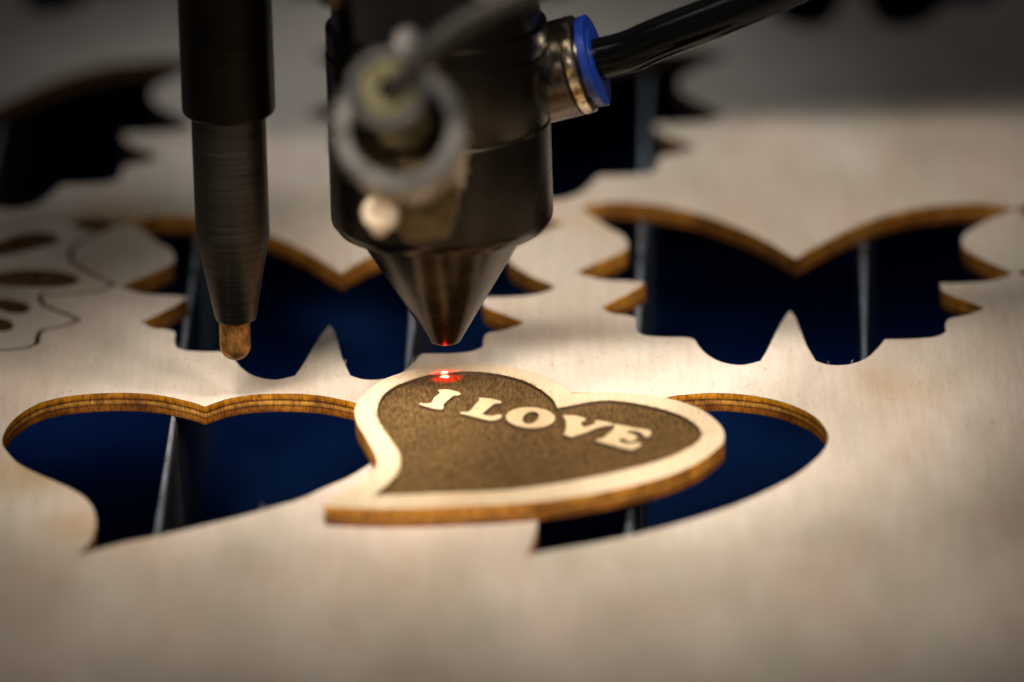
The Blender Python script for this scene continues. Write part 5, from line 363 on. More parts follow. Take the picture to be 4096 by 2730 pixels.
LET = {"I":[[[-11.655,-32.305],[-11.39,-32.274],[-11.123,-32.227],[-10.856,-32.188],[-10.593,-32.178],[-10.336,-32.218],[-10.129,-32.296],[-9.921,-32.407],[-9.714,-32.545],[-9.512,-32.701],[-9.318,-32.867],[-9.135,-33.036],[-8.966,-33.2],[-8.806,-33.373],[-8.663,-33.554],[-8.531,-33.742],[-8.405,-33.932],[-8.279,-34.122],[-8.147,-34.31],[-8.165,-34.544],[-8.172,-34.79],[-8.202,-35.012],[-8.29,-35.175],[-8.464,-35.254],[-8.7,-35.271],[-8.959,-35.262],[-9.207,-35.266],[-9.304,-35.491],[-9.401,-35.713],[-9.499,-35.935],[-9.597,-36.156],[-9.694,-36.379],[-9.791,-36.604],[-9.887,-36.832],[-9.983,-37.064],[-10.077,-37.301],[-10.161,-37.52],[-10.244,-37.744],[-10.326,-37.972],[-10.407,-38.202],[-10.488,-38.435],[-10.568,-38.669],[-10.649,-38.905],[-10.729,-39.14],[-10.809,-39.375],[-10.89,-39.609],[-10.971,-39.841],[-10.924,-40.101],[-10.876,-40.361],[-10.829,-40.621],[-10.782,-40.881],[-10.846,-41.148],[-10.91,-41.415],[-10.974,-41.682],[-11.039,-41.949],[-11.275,-41.859],[-11.514,-41.776],[-11.752,-41.69],[-11.986,-41.591],[-12.213,-41.467],[-12.412,-41.328],[-12.606,-41.17],[-12.795,-40.998],[-12.982,-40.816],[-13.166,-40.629],[-13.351,-40.441],[-13.517,-40.269],[-13.681,-40.09],[-13.843,-39.906],[-14.005,-39.72],[-14.166,-39.532],[-14.327,-39.345],[-14.489,-39.16],[-14.469,-38.943],[-14.449,-38.726],[-14.429,-38.509],[-14.208,-38.622],[-13.982,-38.753],[-13.758,-38.875],[-13.543,-38.96],[-13.345,-38.983],[-13.087,-38.904],[-12.851,-38.737],[-12.657,-38.504],[-12.568,-38.319],[-12.509,-38.097],[-12.469,-37.846],[-12.438,-37.574],[-12.408,-37.288],[-12.367,-36.998],[-12.305,-36.712],[-12.246,-36.497],[-12.179,-36.274],[-12.107,-36.046],[-12.03,-35.812],[-11.949,-35.574],[-11.865,-35.332],[-11.779,-35.089],[-11.691,-34.844],[-11.604,-34.6],[-11.518,-34.357],[-11.434,-34.115],[-11.353,-33.877],[-11.403,-33.615],[-11.454,-33.353],[-11.504,-33.091],[-11.554,-32.829],[-11.605,-32.567]]],"L":[[[-5.462,-36.887],[-5.204,-36.936],[-4.944,-36.978],[-4.684,-37.024],[-4.429,-37.082],[-4.183,-37.162],[-3.944,-37.264],[-3.711,-37.383],[-3.484,-37.517],[-3.262,-37.665],[-3.044,-37.825],[-2.851,-37.985],[-2.664,-38.162],[-2.48,-38.349],[-2.298,-38.542],[-2.117,-38.735],[-1.933,-38.923],[-1.939,-39.168],[-1.932,-39.425],[-1.951,-39.657],[-2.032,-39.826],[-2.204,-39.906],[-2.439,-39.922],[-2.7,-39.913],[-2.948,-39.916],[-3.053,-40.153],[-3.159,-40.389],[-3.266,-40.625],[-3.373,-40.861],[-3.48,-41.097],[-3.586,-41.333],[-3.691,-41.57],[-3.794,-41.809],[-3.896,-42.049],[-3.996,-42.29],[-4.085,-42.516],[-4.173,-42.743],[-4.26,-42.971],[-4.345,-43.201],[-4.429,-43.431],[-4.512,-43.662],[-4.595,-43.893],[-4.678,-44.124],[-4.761,-44.355],[-4.844,-44.586],[-4.928,-44.816],[-4.852,-45.025],[-4.775,-45.235],[-4.648,-45.425],[-4.482,-45.571],[-4.27,-45.717],[-4.033,-45.844],[-3.792,-45.934],[-3.569,-45.969],[-3.334,-45.912],[-3.104,-45.777],[-2.877,-45.626],[-2.654,-45.516],[-2.403,-45.461],[-2.157,-45.435],[-1.911,-45.409],[-1.932,-45.645],[-1.943,-45.889],[-1.953,-46.135],[-1.967,-46.377],[-1.991,-46.609],[-2.032,-46.827],[-2.097,-47.023],[-2.229,-47.275],[-2.395,-47.5],[-2.584,-47.696],[-2.788,-47.861],[-2.999,-47.977],[-3.229,-48.06],[-3.467,-48.128],[-3.702,-48.204],[-3.891,-48.045],[-4.08,-47.887],[-4.269,-47.73],[-4.459,-47.572],[-4.648,-47.414],[-4.837,-47.255],[-5.025,-47.094],[-5.213,-46.931],[-5.399,-46.766],[-5.591,-46.589],[-5.784,-46.407],[-5.977,-46.22],[-6.169,-46.032],[-6.36,-45.844],[-6.549,-45.659],[-6.735,-45.479],[-6.919,-45.307],[-7.098,-45.144],[-7.314,-44.955],[-7.525,-44.778],[-7.731,-44.609],[-7.935,-44.444],[-8.139,-44.279],[-8.346,-44.11],[-8.287,-43.807],[-8.228,-43.504],[-7.961,-43.583],[-7.686,-43.68],[-7.426,-43.742],[-7.202,-43.716],[-7.02,-43.573],[-6.875,-43.344],[-6.749,-43.061],[-6.625,-42.755],[-6.55,-42.556],[-6.479,-42.335],[-6.413,-42.097],[-6.351,-41.845],[-6.29,-41.583],[-6.23,-41.315],[-6.17,-41.046],[-6.109,-40.779],[-6.046,-40.519],[-5.979,-40.269],[-5.912,-40.035],[-5.843,-39.802],[-5.774,-39.571],[-5.703,-39.34],[-5.632,-39.111],[-5.561,-38.882],[-5.489,-38.654],[-5.418,-38.425],[-5.347,-38.196],[-5.276,-37.966],[-5.323,-37.696],[-5.369,-37.426],[-5.416,-37.157]]],"O":[[[6.206,-48.107],[6.195,-48.362],[6.173,-48.618],[6.142,-48.872],[6.1,-49.122],[6.048,-49.366],[5.987,-49.599],[5.916,-49.83],[5.836,-50.055],[5.746,-50.275],[5.645,-50.485],[5.511,-50.728],[5.363,-50.962],[5.201,-51.183],[5.026,-51.387],[4.844,-51.567],[4.65,-51.734],[4.445,-51.883],[4.232,-52.011],[4.014,-52.116],[3.786,-52.203],[3.552,-52.27],[3.317,-52.315],[3.076,-52.338],[2.831,-52.339],[2.585,-52.319],[2.343,-52.28],[2.096,-52.217],[1.851,-52.132],[1.61,-52.027],[1.377,-51.906],[1.188,-51.792],[1.004,-51.664],[0.824,-51.525],[0.65,-51.376],[0.483,-51.22],[0.317,-51.048],[0.157,-50.864],[0.005,-50.672],[-0.14,-50.472],[-0.277,-50.267],[-0.409,-50.049],[-0.533,-49.823],[-0.648,-49.591],[-0.755,-49.353],[-0.852,-49.113],[-0.941,-48.864],[-1.021,-48.611],[-1.091,-48.354],[-1.152,-48.094],[-1.202,-47.834],[-1.243,-47.573],[-1.273,-47.309],[-1.294,-47.045],[-1.305,-46.78],[-1.304,-46.519],[-1.294,-46.262],[-1.273,-46.006],[-1.243,-45.752],[-1.202,-45.501],[-1.15,-45.256],[-1.09,-45.022],[-1.02,-44.79],[-0.94,-44.564],[-0.85,-44.344],[-0.75,-44.132],[-0.616,-43.887],[-0.468,-43.652],[-0.306,-43.429],[-0.13,-43.224],[0.051,-43.043],[0.246,-42.875],[0.452,-42.725],[0.666,-42.595],[0.884,-42.489],[1.113,-42.402],[1.347,-42.334],[1.584,-42.288],[1.825,-42.265],[2.072,-42.265],[2.318,-42.285],[2.562,-42.324],[2.809,-42.388],[3.056,-42.474],[3.298,-42.579],[3.532,-42.701],[3.721,-42.816],[3.906,-42.945],[4.087,-43.085],[4.261,-43.235],[4.428,-43.392],[4.594,-43.566],[4.754,-43.75],[4.907,-43.944],[5.052,-44.145],[5.188,-44.351],[5.32,-44.57],[5.444,-44.797],[5.559,-45.031],[5.665,-45.269],[5.761,-45.51],[5.85,-45.759],[5.929,-46.013],[5.999,-46.271],[6.059,-46.531],[6.108,-46.791],[6.148,-47.053],[6.178,-47.316],[6.198,-47.581],[6.207,-47.845]],[[3.72,-45.959],[3.742,-46.197],[3.753,-46.442],[3.755,-46.689],[3.748,-46.947],[3.73,-47.207],[3.703,-47.467],[3.668,-47.727],[3.622,-47.986],[3.568,-48.24],[3.507,-48.485],[3.438,-48.725],[3.359,-48.957],[3.278,-49.169],[3.188,-49.374],[3.091,-49.568],[2.944,-49.814],[2.781,-50.031],[2.622,-50.193],[2.45,-50.316],[2.122,-50.403],[1.818,-50.286],[1.678,-50.148],[1.559,-49.973],[1.449,-49.743],[1.363,-49.486],[1.312,-49.285],[1.273,-49.074],[1.243,-48.857],[1.22,-48.619],[1.209,-48.375],[1.207,-48.129],[1.214,-47.871],[1.231,-47.611],[1.257,-47.351],[1.293,-47.091],[1.338,-46.832],[1.392,-46.577],[1.453,-46.332],[1.522,-46.092],[1.6,-45.859],[1.682,-45.646],[1.771,-45.44],[1.869,-45.246],[2.016,-44.999],[2.18,-44.781],[2.339,-44.618],[2.511,-44.495],[2.84,-44.407],[3.145,-44.525],[3.285,-44.663],[3.404,-44.839],[3.514,-45.07],[3.6,-45.328],[3.651,-45.53],[3.69,-45.742]]],"V":[[[7.399,-46.641],[7.663,-46.692],[7.931,-46.732],[8.199,-46.769],[8.466,-46.812],[8.728,-46.869],[8.982,-46.948],[9.226,-47.057],[9.424,-47.18],[9.615,-47.327],[9.799,-47.493],[9.979,-47.673],[10.155,-47.862],[10.329,-48.056],[10.504,-48.251],[10.68,-48.44],[10.859,-48.62],[10.861,-48.905],[10.875,-49.203],[10.866,-49.476],[10.8,-49.686],[10.567,-49.85],[10.283,-49.96],[10.255,-50.232],[10.218,-50.506],[10.181,-50.78],[10.153,-51.051],[10.142,-51.317],[10.158,-51.576],[10.201,-51.81],[10.267,-52.037],[10.348,-52.259],[10.436,-52.479],[10.525,-52.699],[10.606,-52.922],[10.799,-52.755],[10.991,-52.589],[11.184,-52.422],[11.377,-52.255],[11.569,-52.089],[11.762,-51.922],[11.954,-51.755],[12.147,-51.589],[12.34,-51.422],[12.532,-51.255],[12.451,-51.037],[12.363,-50.819],[12.289,-50.602],[12.253,-50.39],[12.276,-50.143],[12.343,-49.902],[12.41,-49.661],[12.63,-49.763],[12.851,-49.861],[13.073,-49.959],[13.292,-50.061],[13.508,-50.175],[13.718,-50.303],[13.903,-50.438],[14.084,-50.587],[14.26,-50.745],[14.435,-50.91],[14.608,-51.078],[14.782,-51.244],[14.958,-51.405],[14.943,-51.639],[14.941,-51.885],[14.914,-52.108],[14.827,-52.275],[14.64,-52.366],[14.384,-52.393],[14.1,-52.394],[13.83,-52.408],[13.644,-52.561],[13.458,-52.711],[13.27,-52.861],[13.083,-53.01],[12.897,-53.163],[12.712,-53.319],[12.529,-53.482],[12.349,-53.653],[12.181,-53.826],[12.02,-54.007],[11.863,-54.194],[11.707,-54.386],[11.551,-54.581],[11.39,-54.777],[11.224,-54.974],[11.049,-55.168],[10.863,-55.36],[10.689,-55.525],[10.508,-55.691],[10.319,-55.857],[10.125,-56.022],[9.926,-56.188],[9.723,-56.353],[9.518,-56.519],[9.312,-56.684],[9.106,-56.85],[8.901,-57.015],[8.698,-57.181],[8.499,-57.346],[8.352,-57.16],[8.204,-56.973],[8.056,-56.787],[7.909,-56.6],[7.761,-56.413],[7.614,-56.227],[7.466,-56.04],[7.498,-55.787],[7.531,-55.535],[7.567,-55.283],[7.603,-55.032],[7.639,-54.781],[7.675,-54.53],[7.71,-54.278],[7.743,-54.025],[7.774,-53.772],[7.802,-53.517],[7.826,-53.26],[7.845,-53.001],[7.86,-52.741],[7.87,-52.497],[7.877,-52.249],[7.881,-51.996],[7.883,-51.741],[7.882,-51.483],[7.879,-51.224],[7.873,-50.966],[7.866,-50.708],[7.856,-50.452],[7.845,-50.198],[7.832,-49.949],[7.817,-49.705],[7.801,-49.466],[7.783,-49.234],[7.764,-49.01],[7.738,-48.75],[7.707,-48.501],[7.673,-48.259],[7.636,-48.022],[7.597,-47.791],[7.557,-47.562],[7.517,-47.334],[7.476,-47.106],[7.437,-46.876]]],"E":[[[15.012,-51.689],[15.215,-51.816],[15.419,-51.942],[15.623,-52.067],[15.828,-52.193],[16.032,-52.318],[16.236,-52.444],[16.438,-52.571],[16.64,-52.7],[16.84,-52.829],[17.037,-52.96],[17.252,-53.109],[17.466,-53.264],[17.679,-53.423],[17.891,-53.583],[18.1,-53.741],[18.308,-53.896],[18.513,-54.044],[18.715,-54.182],[18.913,-54.308],[19.16,-54.437],[19.413,-54.543],[19.662,-54.638],[19.898,-54.737],[20.11,-54.854],[20.288,-55.002],[20.449,-55.204],[20.582,-55.43],[20.685,-55.677],[20.76,-55.94],[20.805,-56.212],[20.819,-56.443],[20.813,-56.703],[20.79,-56.979],[20.749,-57.259],[20.693,-57.53],[20.624,-57.78],[20.541,-57.997],[20.447,-58.167],[20.251,-58.346],[20.017,-58.454],[19.784,-58.563],[19.732,-58.302],[19.687,-58.035],[19.644,-57.766],[19.598,-57.501],[19.542,-57.243],[19.471,-56.996],[19.379,-56.765],[19.259,-56.53],[19.121,-56.301],[18.968,-56.082],[18.804,-55.882],[18.631,-55.706],[18.452,-55.561],[18.199,-55.403],[17.918,-55.272],[17.651,-55.203],[17.436,-55.227],[17.297,-55.381],[17.206,-55.636],[17.135,-55.933],[17.054,-56.209],[17.272,-56.322],[17.49,-56.435],[17.704,-56.598],[17.844,-56.743],[17.995,-56.918],[18.146,-57.115],[18.29,-57.326],[18.417,-57.546],[18.518,-57.767],[18.584,-57.981],[18.616,-58.22],[18.614,-58.469],[18.584,-58.722],[18.532,-58.973],[18.463,-59.214],[18.383,-59.44],[18.27,-59.704],[18.128,-59.98],[17.969,-60.232],[17.801,-60.424],[17.635,-60.52],[17.424,-60.468],[17.205,-60.3],[16.986,-60.132],[16.911,-59.843],[16.844,-59.536],[16.762,-59.264],[16.64,-59.082],[16.366,-58.978],[16.087,-59.027],[15.955,-59.185],[15.856,-59.438],[15.769,-59.73],[15.677,-60.002],[15.826,-60.229],[15.969,-60.464],[16.115,-60.694],[16.275,-60.909],[16.459,-61.095],[16.682,-61.269],[16.935,-61.438],[17.2,-61.579],[17.457,-61.667],[17.687,-61.678],[17.869,-61.6],[18.034,-61.452],[18.19,-61.262],[18.344,-61.062],[18.502,-60.883],[18.645,-61.068],[18.802,-61.25],[18.952,-61.433],[19.072,-61.623],[19.141,-61.823],[19.15,-62.043],[19.113,-62.275],[19.04,-62.513],[18.941,-62.753],[18.828,-62.989],[18.708,-63.196],[18.562,-63.403],[18.396,-63.611],[18.217,-63.818],[18.034,-64.025],[17.853,-64.233],[17.682,-64.44],[17.483,-64.293],[17.286,-64.15],[17.09,-64.01],[16.893,-63.866],[16.692,-63.716],[16.487,-63.555],[16.275,-63.38],[16.108,-63.235],[15.936,-63.079],[15.76,-62.914],[15.581,-62.742],[15.399,-62.565],[15.215,-62.384],[15.031,-62.201],[14.846,-62.019],[14.663,-61.838],[14.481,-61.661],[14.301,-61.489],[14.125,-61.324],[13.934,-61.149],[13.745,-60.978],[13.557,-60.809],[13.371,-60.643],[13.185,-60.479],[13.0,-60.316],[12.814,-60.153],[12.629,-59.991],[12.443,-59.827],[12.257,-59.661],[12.285,-59.433],[12.313,-59.205],[12.341,-58.977],[12.565,-58.902],[12.793,-58.839],[13.015,-58.751],[13.221,-58.603],[13.341,-58.463],[13.452,-58.291],[13.556,-58.092],[13.655,-57.872],[13.749,-57.635],[13.841,-57.387],[13.931,-57.133],[14.02,-56.878],[14.111,-56.628],[14.205,-56.388],[14.303,-56.151],[14.408,-55.903],[14.517,-55.649],[14.627,-55.389],[14.736,-55.129],[14.84,-54.87],[14.937,-54.616],[15.024,-54.369],[15.098,-54.133],[15.157,-53.911],[15.198,-53.705],[15.223,-53.442],[15.22,-53.199],[15.199,-52.971],[15.17,-52.753],[15.144,-52.539],[15.106,-52.245],[15.059,-51.967]]]}
heart = empty('heart_plaque', (5, -50, 3), 'wooden heart plaque with raised rim and I LOVE engraved, lying across the right heart opening', 'wooden heart')
DEPTH = 0.55
slab('base', [PO], 3.01, 6 - DEPTH, [M['engraved'], M['heart_edge']], heart, 0.04)
PT = [[7.006,-42.425],[7.019,-42.522],[6.963,-42.041],[6.909,-41.556],[6.849,-41.062],[6.778,-40.554],[6.688,-40.027],[6.572,-39.482],[6.464,-39.036],[6.345,-38.577],[6.215,-38.107],[6.075,-37.629],[5.926,-37.143],[5.767,-36.652],[5.599,-36.159],[5.422,-35.666],[5.237,-35.176],[5.044,-34.69],[4.844,-34.214],[4.645,-33.755],[4.44,-33.29],[4.227,-32.82],[4.005,-32.349],[3.776,-31.877],[3.537,-31.407],[3.29,-30.943],[3.032,-30.485],[2.765,-30.038],[2.486,-29.602],[2.195,-29.181],[1.894,-28.778],[1.574,-28.384],[1.242,-28.0],[0.897,-27.627],[0.541,-27.264],[0.176,-26.915],[-0.196,-26.577],[-0.575,-26.254],[-0.959,-25.945],[-1.346,-25.653],[-1.735,-25.377],[-2.125,-25.118],[-2.557,-24.851],[-2.995,-24.6],[-3.44,-24.365],[-3.892,-24.148],[-4.35,-23.95],[-4.812,-23.774],[-5.278,-23.621],[-5.746,-23.492],[-6.219,-23.388],[-6.738,-23.31],[-7.265,-23.264],[-7.796,-23.247],[-8.326,-23.257],[-8.848,-23.29],[-9.36,-23.344],[-9.856,-23.414],[-10.336,-23.498],[-10.884,-23.618],[-11.417,-23.762],[-11.938,-23.935],[-12.446,-24.138],[-12.947,-24.375],[-13.443,-24.648],[-13.86,-24.913],[-14.268,-25.21],[-14.669,-25.531],[-15.06,-25.869],[-15.439,-26.219],[-15.808,-26.573],[-16.162,-26.925],[-16.501,-27.269],[-16.851,-27.629],[-17.192,-27.99],[-17.525,-28.357],[-17.847,-28.736],[-18.157,-29.127],[-18.454,-29.538],[-18.735,-29.97],[-18.984,-30.394],[-19.22,-30.83],[-19.442,-31.28],[-19.65,-31.741],[-19.846,-32.214],[-20.03,-32.699],[-20.201,-33.192],[-20.362,-33.696],[-20.496,-34.168],[-20.618,-34.654],[-20.729,-35.154],[-20.83,-35.663],[-20.922,-36.176],[-21.004,-36.692],[-21.08,-37.205],[-21.147,-37.714],[-21.21,-38.215],[-21.266,-38.706],[-21.319,-39.205],[-21.363,-39.701],[-21.401,-40.192],[-21.43,-40.681],[-21.453,-41.169],[-21.467,-41.655],[-21.475,-42.141],[-21.475,-42.628],[-21.468,-43.119],[-21.454,-43.611],[-21.432,-44.102],[-21.403,-44.593],[-21.366,-45.083],[-21.322,-45.574],[-21.271,-46.067],[-21.214,-46.564],[-21.148,-47.065],[-21.075,-47.572],[-20.995,-48.072],[-20.902,-48.576],[-20.802,-49.082],[-20.693,-49.589],[-20.579,-50.098],[-20.463,-50.608],[-20.345,-51.119],[-20.228,-51.632],[-20.114,-52.146],[-20.003,-52.662],[-19.907,-53.125],[-19.808,-53.596],[-19.708,-54.072],[-19.609,-54.553],[-19.507,-55.036],[-19.407,-55.519],[-19.308,-56.0],[-19.21,-56.479],[-19.114,-56.952],[-19.021,-57.417],[-18.932,-57.875],[-18.846,-58.322],[-18.747,-58.835],[-18.647,-59.334],[-18.55,-59.824],[-18.456,-60.305],[-18.367,-60.78],[-18.284,-61.251],[-18.208,-61.72],[-18.14,-62.19],[-18.083,-62.663],[-18.036,-63.134],[-17.996,-63.606],[-17.963,-64.077],[-17.938,-64.549],[-17.919,-65.021],[-17.906,-65.493],[-17.899,-65.966],[-17.897,-66.438],[-17.901,-66.909],[-17.911,-67.438],[-17.924,-67.966],[-17.945,-68.491],[-17.972,-69.015],[-18.009,-69.536],[-18.058,-70.054],[-18.12,-70.57],[-18.195,-71.081],[-18.276,-71.533],[-18.369,-71.985],[-18.472,-72.435],[-18.586,-72.886],[-18.709,-73.337],[-18.838,-73.792],[-18.972,-74.247],[-19.111,-74.705],[-19.251,-75.166],[-19.403,-75.651],[-19.567,-76.146],[-19.738,-76.647],[-19.916,-77.15],[-20.096,-77.65],[-20.276,-78.142],[-20.455,-78.622],[-20.627,-79.086],[-20.79,-79.526],[-20.976,-80.018],[-21.154,-80.48],[-21.328,-80.926],[-21.501,-81.364],[-21.674,-81.802],[-22.089,-82.863],[-20.926,-82.865],[-20.42,-82.867],[-19.915,-82.869],[-19.408,-82.873],[-18.901,-82.876],[-18.393,-82.879],[-17.886,-82.881],[-17.379,-82.881],[-16.873,-82.88],[-16.367,-82.876],[-15.862,-82.869],[-15.359,-82.858],[-14.871,-82.844],[-14.388,-82.826],[-13.909,-82.803],[-13.434,-82.778],[-12.959,-82.752],[-12.486,-82.724],[-12.012,-82.697],[-11.536,-82.669],[-11.056,-82.643],[-10.573,-82.621],[-10.082,-82.6],[-9.587,-82.583],[-9.111,-82.575],[-8.629,-82.576],[-8.138,-82.585],[-7.64,-82.599],[-7.135,-82.616],[-6.625,-82.633],[-6.11,-82.648],[-5.593,-82.659],[-5.071,-82.664],[-4.548,-82.659],[-4.024,-82.643],[-3.499,-82.612],[-2.974,-82.565],[-2.453,-82.498],[-1.956,-82.42],[-1.46,-82.327],[-0.965,-82.223],[-0.471,-82.109],[0.022,-81.985],[0.514,-81.851],[1.005,-81.711],[1.495,-81.562],[1.983,-81.406],[2.469,-81.246],[2.955,-81.079],[3.44,-80.909],[3.922,-80.735],[4.402,-80.559],[4.882,-80.381],[5.349,-80.203],[5.817,-80.018],[6.286,-79.827],[6.756,-79.629],[7.225,-79.425],[7.693,-79.217],[8.16,-79.005],[8.625,-78.788],[9.087,-78.569],[9.547,-78.346],[10.003,-78.122],[10.454,-77.897],[10.902,-77.67],[11.344,-77.442],[11.779,-77.214],[12.209,-76.988],[12.658,-76.748],[13.103,-76.505],[13.545,-76.261],[13.983,-76.013],[14.416,-75.764],[14.846,-75.512],[15.271,-75.259],[15.691,-75.004],[16.106,-74.747],[16.516,-74.489],[16.922,-74.228],[17.321,-73.966],[17.715,-73.704],[18.102,-73.44],[18.542,-73.137],[18.977,-72.832],[19.408,-72.526],[19.833,-72.218],[20.25,-71.906],[20.661,-71.592],[21.064,-71.273],[21.457,-70.95],[21.842,-70.621],[22.215,-70.286],[22.576,-69.943],[22.964,-69.556],[23.336,-69.162],[23.694,-68.762],[24.038,-68.358],[24.371,-67.95],[24.693,-67.537],[25.006,-67.12],[25.311,-66.7],[25.61,-66.275],[25.902,-65.85],[26.191,-65.415],[26.476,-64.972],[26.754,-64.523],[27.02,-64.071],[27.274,-63.619],[27.511,-63.166],[27.728,-62.718],[27.922,-62.276],[28.109,-61.803],[28.275,-61.337],[28.42,-60.872],[28.544,-60.41],[28.648,-59.946],[28.733,-59.478],[28.796,-59.004],[28.839,-58.524],[28.858,-58.04],[28.857,-57.557],[28.837,-57.073],[28.799,-56.59],[28.744,-56.11],[28.676,-55.631],[28.587,-55.135],[28.479,-54.639],[28.352,-54.144],[28.209,-53.653],[28.052,-53.164],[27.883,-52.679],[27.703,-52.196],[27.53,-51.755],[27.347,-51.314],[27.153,-50.873],[26.947,-50.432],[26.728,-49.992],[26.494,-49.555],[26.245,-49.12],[25.981,-48.688],[25.704,-48.267],[25.41,-47.846],[25.098,-47.423],[24.775,-47.004],[24.442,-46.592],[24.101,-46.187],[23.756,-45.795],[23.409,-45.418],[23.062,-45.057],[22.706,-44.708],[22.342,-44.374],[21.975,-44.056],[21.606,-43.752],[21.235,-43.458],[20.863,-43.172],[20.492,-42.893],[20.123,-42.618],[19.717,-42.313],[19.307,-42.006],[18.892,-41.702],[18.468,-41.406],[18.036,-41.127],[17.594,-40.868],[17.145,-40.639],[16.653,-40.418],[16.152,-40.212],[15.638,-40.03],[15.113,-39.882],[14.577,-39.781],[14.032,-39.737],[13.482,-39.764],[12.933,-39.853],[12.396,-39.987],[11.877,-40.149],[11.38,-40.327],[10.903,-40.509],[10.405,-40.728],[9.937,-40.98],[9.497,-41.237],[9.076,-41.483],[8.654,-41.706],[8.228,-41.904],[7.792,-42.095],[7.351,-42.281],[6.906,-42.467]]
rm = slab('rim', [PO, PT], 6 - DEPTH, 6, [M['heart_face'], M['heart_edge']], heart, 0.04)
slab('rim_scorched_lip', [PT, PI], 6 - DEPTH, 5.995, [M['toast'], M['char']], heart, 0.04)
for ch in 'ILOVE':
    lo = slab('letter', LET[ch], 6 - DEPTH + 0.002, 6 - 0.02, [M['letter'], M['char']], heart, 0.02)
    lo['label'] = 'raised pale letter ' + ch

# ------------------------------------------------------------------ laser head
AX, AY = [-10.55,-24.25]
head = empty('laser_head', (AX, AY, 11), 'dark metal laser cutting head with conical nozzle pointing at the wooden heart', 'laser head')
up = (0, 0, 1)
lathe_obj('nozzle_cone', (AX + .25, AY, 0), up, [(14, 0.0), (14, 0.8), (11.15, 0.85), (10.95, 1.2), (10.98, 1.75), (11.2, 2.25), (11.7, 2.62), (12.4, 3.0), (29.9, 13.5), (29.9, 0)], M['cone'], head, 128)
lathe_obj('nozzle_body', (AX + .4, AY, 0), up, [(29.75, 0), (29.75, 15.4), (29.95, 16.0), (31.3, 17.0), (32.0, 17.15), (46.8, 17.15), (46.95, 17.0), (47.0, 16.8), (47.3, 16.8), (47.35, 17.0), (47.5, 17.1), (58.2, 17.1), (58.35, 16.9), (58.4, 16.6), (58.9, 16.6), (58.95, 16.9), (59.1, 17.05), (62.45, 17.05), (62.5, 16.9), (62.55, 16.1), (67.4, 16.0), (67.5, 17.0), (69, 17.2), (140, 17.2), (140, 0)], M['gun'], head, 160)
F0 = Vector((14.4, -20.75, 54.76)); FA = Vector((0.9542, -0.1339, 0.2676)).normalized()
fit = lathe_obj('hose_fitting', F0, FA, [(-14, 0), (-14, 7.5), (-4.1, 7.7), (-3.95, 7.3), (-3.8, 7.2), (-3.65, 7.45), (-3.5, 7.6), (-2.2, 7.55), (-1.95, 7.2), (-1.9, 5.9), (-1.0, 5.8), (-1.0, 0)], M['dark_nickel'], head, 96)
lathe_obj('collar', F0, FA, [(-3.9, 7.3), (-3.72, 7.62), (-3.5, 7.72), (-2.2, 7.68), (-1.95, 7.35), (-1.9, 6.0), (-2.6, 6.0), (-3.9, 7.3)], M['nickel'], fit, 96)
lathe_obj('release_ring', F0, FA, [(-1.6, 3.3), (-1.45, 6.9), (-1.3, 7.15), (-0.15, 7.25), (0.0, 7.05), (0.0, 5.2), (0.12, 5.1), (0.25, 4.3), (0.22, 3.25), (-1.6, 3.25)], M['blue'], fit, 96)
# second fitting points at the viewer, far out of focus
B0 = Vector((-11.7, -41.2, 39.8)); R0 = Vector((-15.73, -116.25, 74.54)); FD = (R0 - B0).normalized(); FL = (R0 - B0).length
ff = lathe_obj('front_fitting', B0, FD, [(-4, 0), (-4, 4.6), (20, 4.6), (20, 6.2), (38, 6.2), (38, 7.6), (58, 7.6), (58, 8.6), (70, 8.6), (70, 9.0), (FL - 3, 9.0), (FL - 3, 6.9), (FL - 14, 6.8), (FL - 14, 0)], M['brass'], head, 48, (38, 71, 0.05))
lathe_obj('front_ring', R0, FD, [(-6, 9.2), (-6, 9.9), (-0.8, 9.9), (0, 9.3), (0, 7.2), (-0.8, 6.9), (-6, 6.9), (-6, 9.2)], M['grey_metal'], ff, 56, (-6.1, 0.1, 0.03))
lathe_obj('inner_post', R0 + Vector((0.6, 0, 1.0)), FD, [(-16, 0), (-16, 4.3), (-2, 4.3), (-1.2, 3.8), (-1.2, 0)], M['brass'], ff, 48)
R2 = Vector((-17.05, -123.25, 83.0))
lathe_obj('small_ring', R2 + Vector((-0.2, 0, -0.4)), FD, [(-5, 4.4), (-5, 5.9), (-0.8, 6.0), (0, 5.4), (0, 4.6), (-0.8, 4.4), (-5, 4.4)], M['grey_metal'], ff, 48)
lathe_obj('cream_sleeve', R2 + Vector((0.2, 0, -0.6)), FD, [(-5, 1.7), (-5, 4.4), (-0.4, 4.3), (0.4, 3.6), (0.2, 1.8), (-5, 1.7)], M['cream'], ff, 40)
tube('signal_wire', [R2 + Vector((0, 6, -3)), R2 + Vector((0.6, 0, -1.3)), (-12.0, -124, 87.5), (-5.2, -122, 92.0), (5.4, -119, 96.3), (16, -116, 102), (30, -110, 118)], 1.5, M['wire'], ff, 20)
lathe_obj('set_screw', (-14.06, -112.0, 86.2), FD, [(-8, 0), (-8, 2.2), (-0.7, 2.2), (0, 1.6), (0.2, 0)], M['grey_metal'], ff, 32)
lathe_obj('highlight_screw', (-19.0, -86.0, 51.9), (0.03, -0.86, 0.52), [(-10, 0), (-10, 1.5), (-1.6, 1.5), (-1.6, 2.7), (-0.5, 2.75), (0.1, 2.3), (0.2, 1.6), (-0.4, 1.5), (-0.4, 0)], M['pale'], ff, 40)  # pale face stands in for the bright highlight
prism('screw_block', [(-15.6, 46.4), (-9.2, 46.8), (-7.4, 51), (-6.8, 60), (-19.5, 60), (-21.5, 54.6)], -84, -66, M['brass'], ff, 0.6)
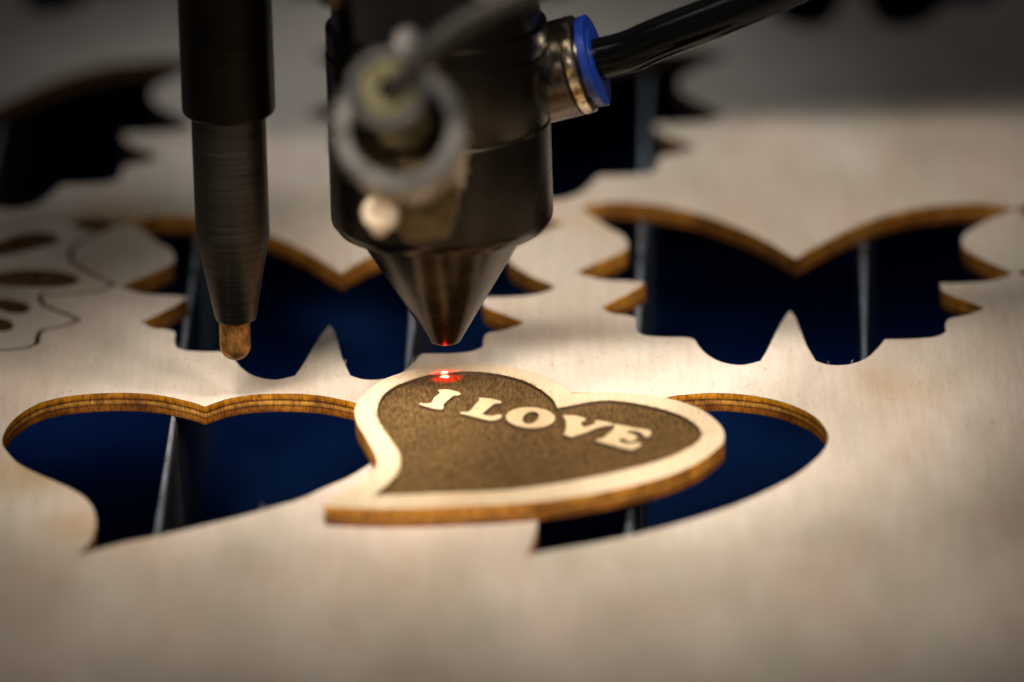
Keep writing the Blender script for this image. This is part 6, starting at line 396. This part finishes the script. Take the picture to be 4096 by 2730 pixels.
prism('black_block', [(-22, 79), (-16, 75), (-9.5, 76.5), (-3.8, 83), (-3.0, 96), (-3.0, 130), (-22, 130)], -88, -70, M['black'], head, 0.8)  # black block in front of the upper nozzle
lathe_obj('brass_screw', (-25.0, -84.3, 84.2), (0, -0.2, 1), [(0, 0), (0.2, 1.6), (0.8, 2.2), (30, 2.2), (30, 0)], M['brass'], head, 32)
tag(tube('beige_cable', [(-6.5, -112, 101), (-2.5, -114, 95.5), (2.5, -115, 94.6), (9, -114, 98), (20, -110, 108), (26, -100, 140)], 2.3, M['beige'], None, 24), 'blurred beige cable dipping in front of the top of the laser head', 'cable')
hose = tube('air_hose', [F0 - FA * 4, F0 + FA * 0.2, F0 + FA * 5, (24.67, -22.25, 58.6), (38.78, -23.25, 64.2), (56.57, -23.25, 72.3), (76, -23, 83), (100, -22, 99)], 3.3, M['hose'], None, 48)
tag(hose, 'glossy black air hose pushed into the blue ring on the laser head', 'hose')

# red pointer beam of the laser head
spot('laser_core', (AX, AY, 10.9), (AX, AY - 0.05, 6), 0.8, 8, 1.0, (1.0, 0.20, 0.22), 0.1)
spot('laser_glow', (AX + 0.2, AY, 10.9), (AX + 0.2, AY - 0.6, 6), 0.016, 27, 1.0, (1.0, 0.002, 0.002), 0.7)
l = bpy.data.lights.new('lip_fill', 'POINT'); l.energy = 0.00018; l.color = (1, 0.0, 0.0); l.shadow_soft_size = 0.0001  # added point light that reddens the nozzle lip
o = bpy.data.objects.new('lip_fill', l); C.objects.link(o); o.location = Vector((AX + .1, AY - 2.6, 10.3)) * S

# ------------------------------------------------------------------ focus probe
px = -42.4
probe = empty('focus_probe', (px, AY, 9.2), 'slim dark steel focus probe with a copper tip hanging left of the laser head', 'probe')
tipb = [(11.7 - 2.42 * math.cos(a_), 2.42 * math.sin(a_)) for a_ in [i * math.pi / 28 for i in range(15)]]
tipb[0] = (tipb[0][0], 0)
lathe_obj('copper_tip', (px - .35, AY, 0), up, tipb + [(16.5, 2.42), (16.5, 0)], M['copper'], probe, 64)
lathe_obj('sleeve', (px - .1, AY, 0), up, [(15.7, 0), (15.7, 2.7), (15.9, 3.05), (16.4, 3.25), (29.0, 5.6), (30.2, 5.72), (49.6, 5.75), (49.6, 0)], M['pen'], probe, 96)
barrel = lathe_obj('barrel', (px, AY, 0), up, [(49.2, 0), (49.2, 6.7), (49.5, 7.05), (50.1, 7.2), (140, 7.3), (140, 0)], M['pen2'], probe, 96)
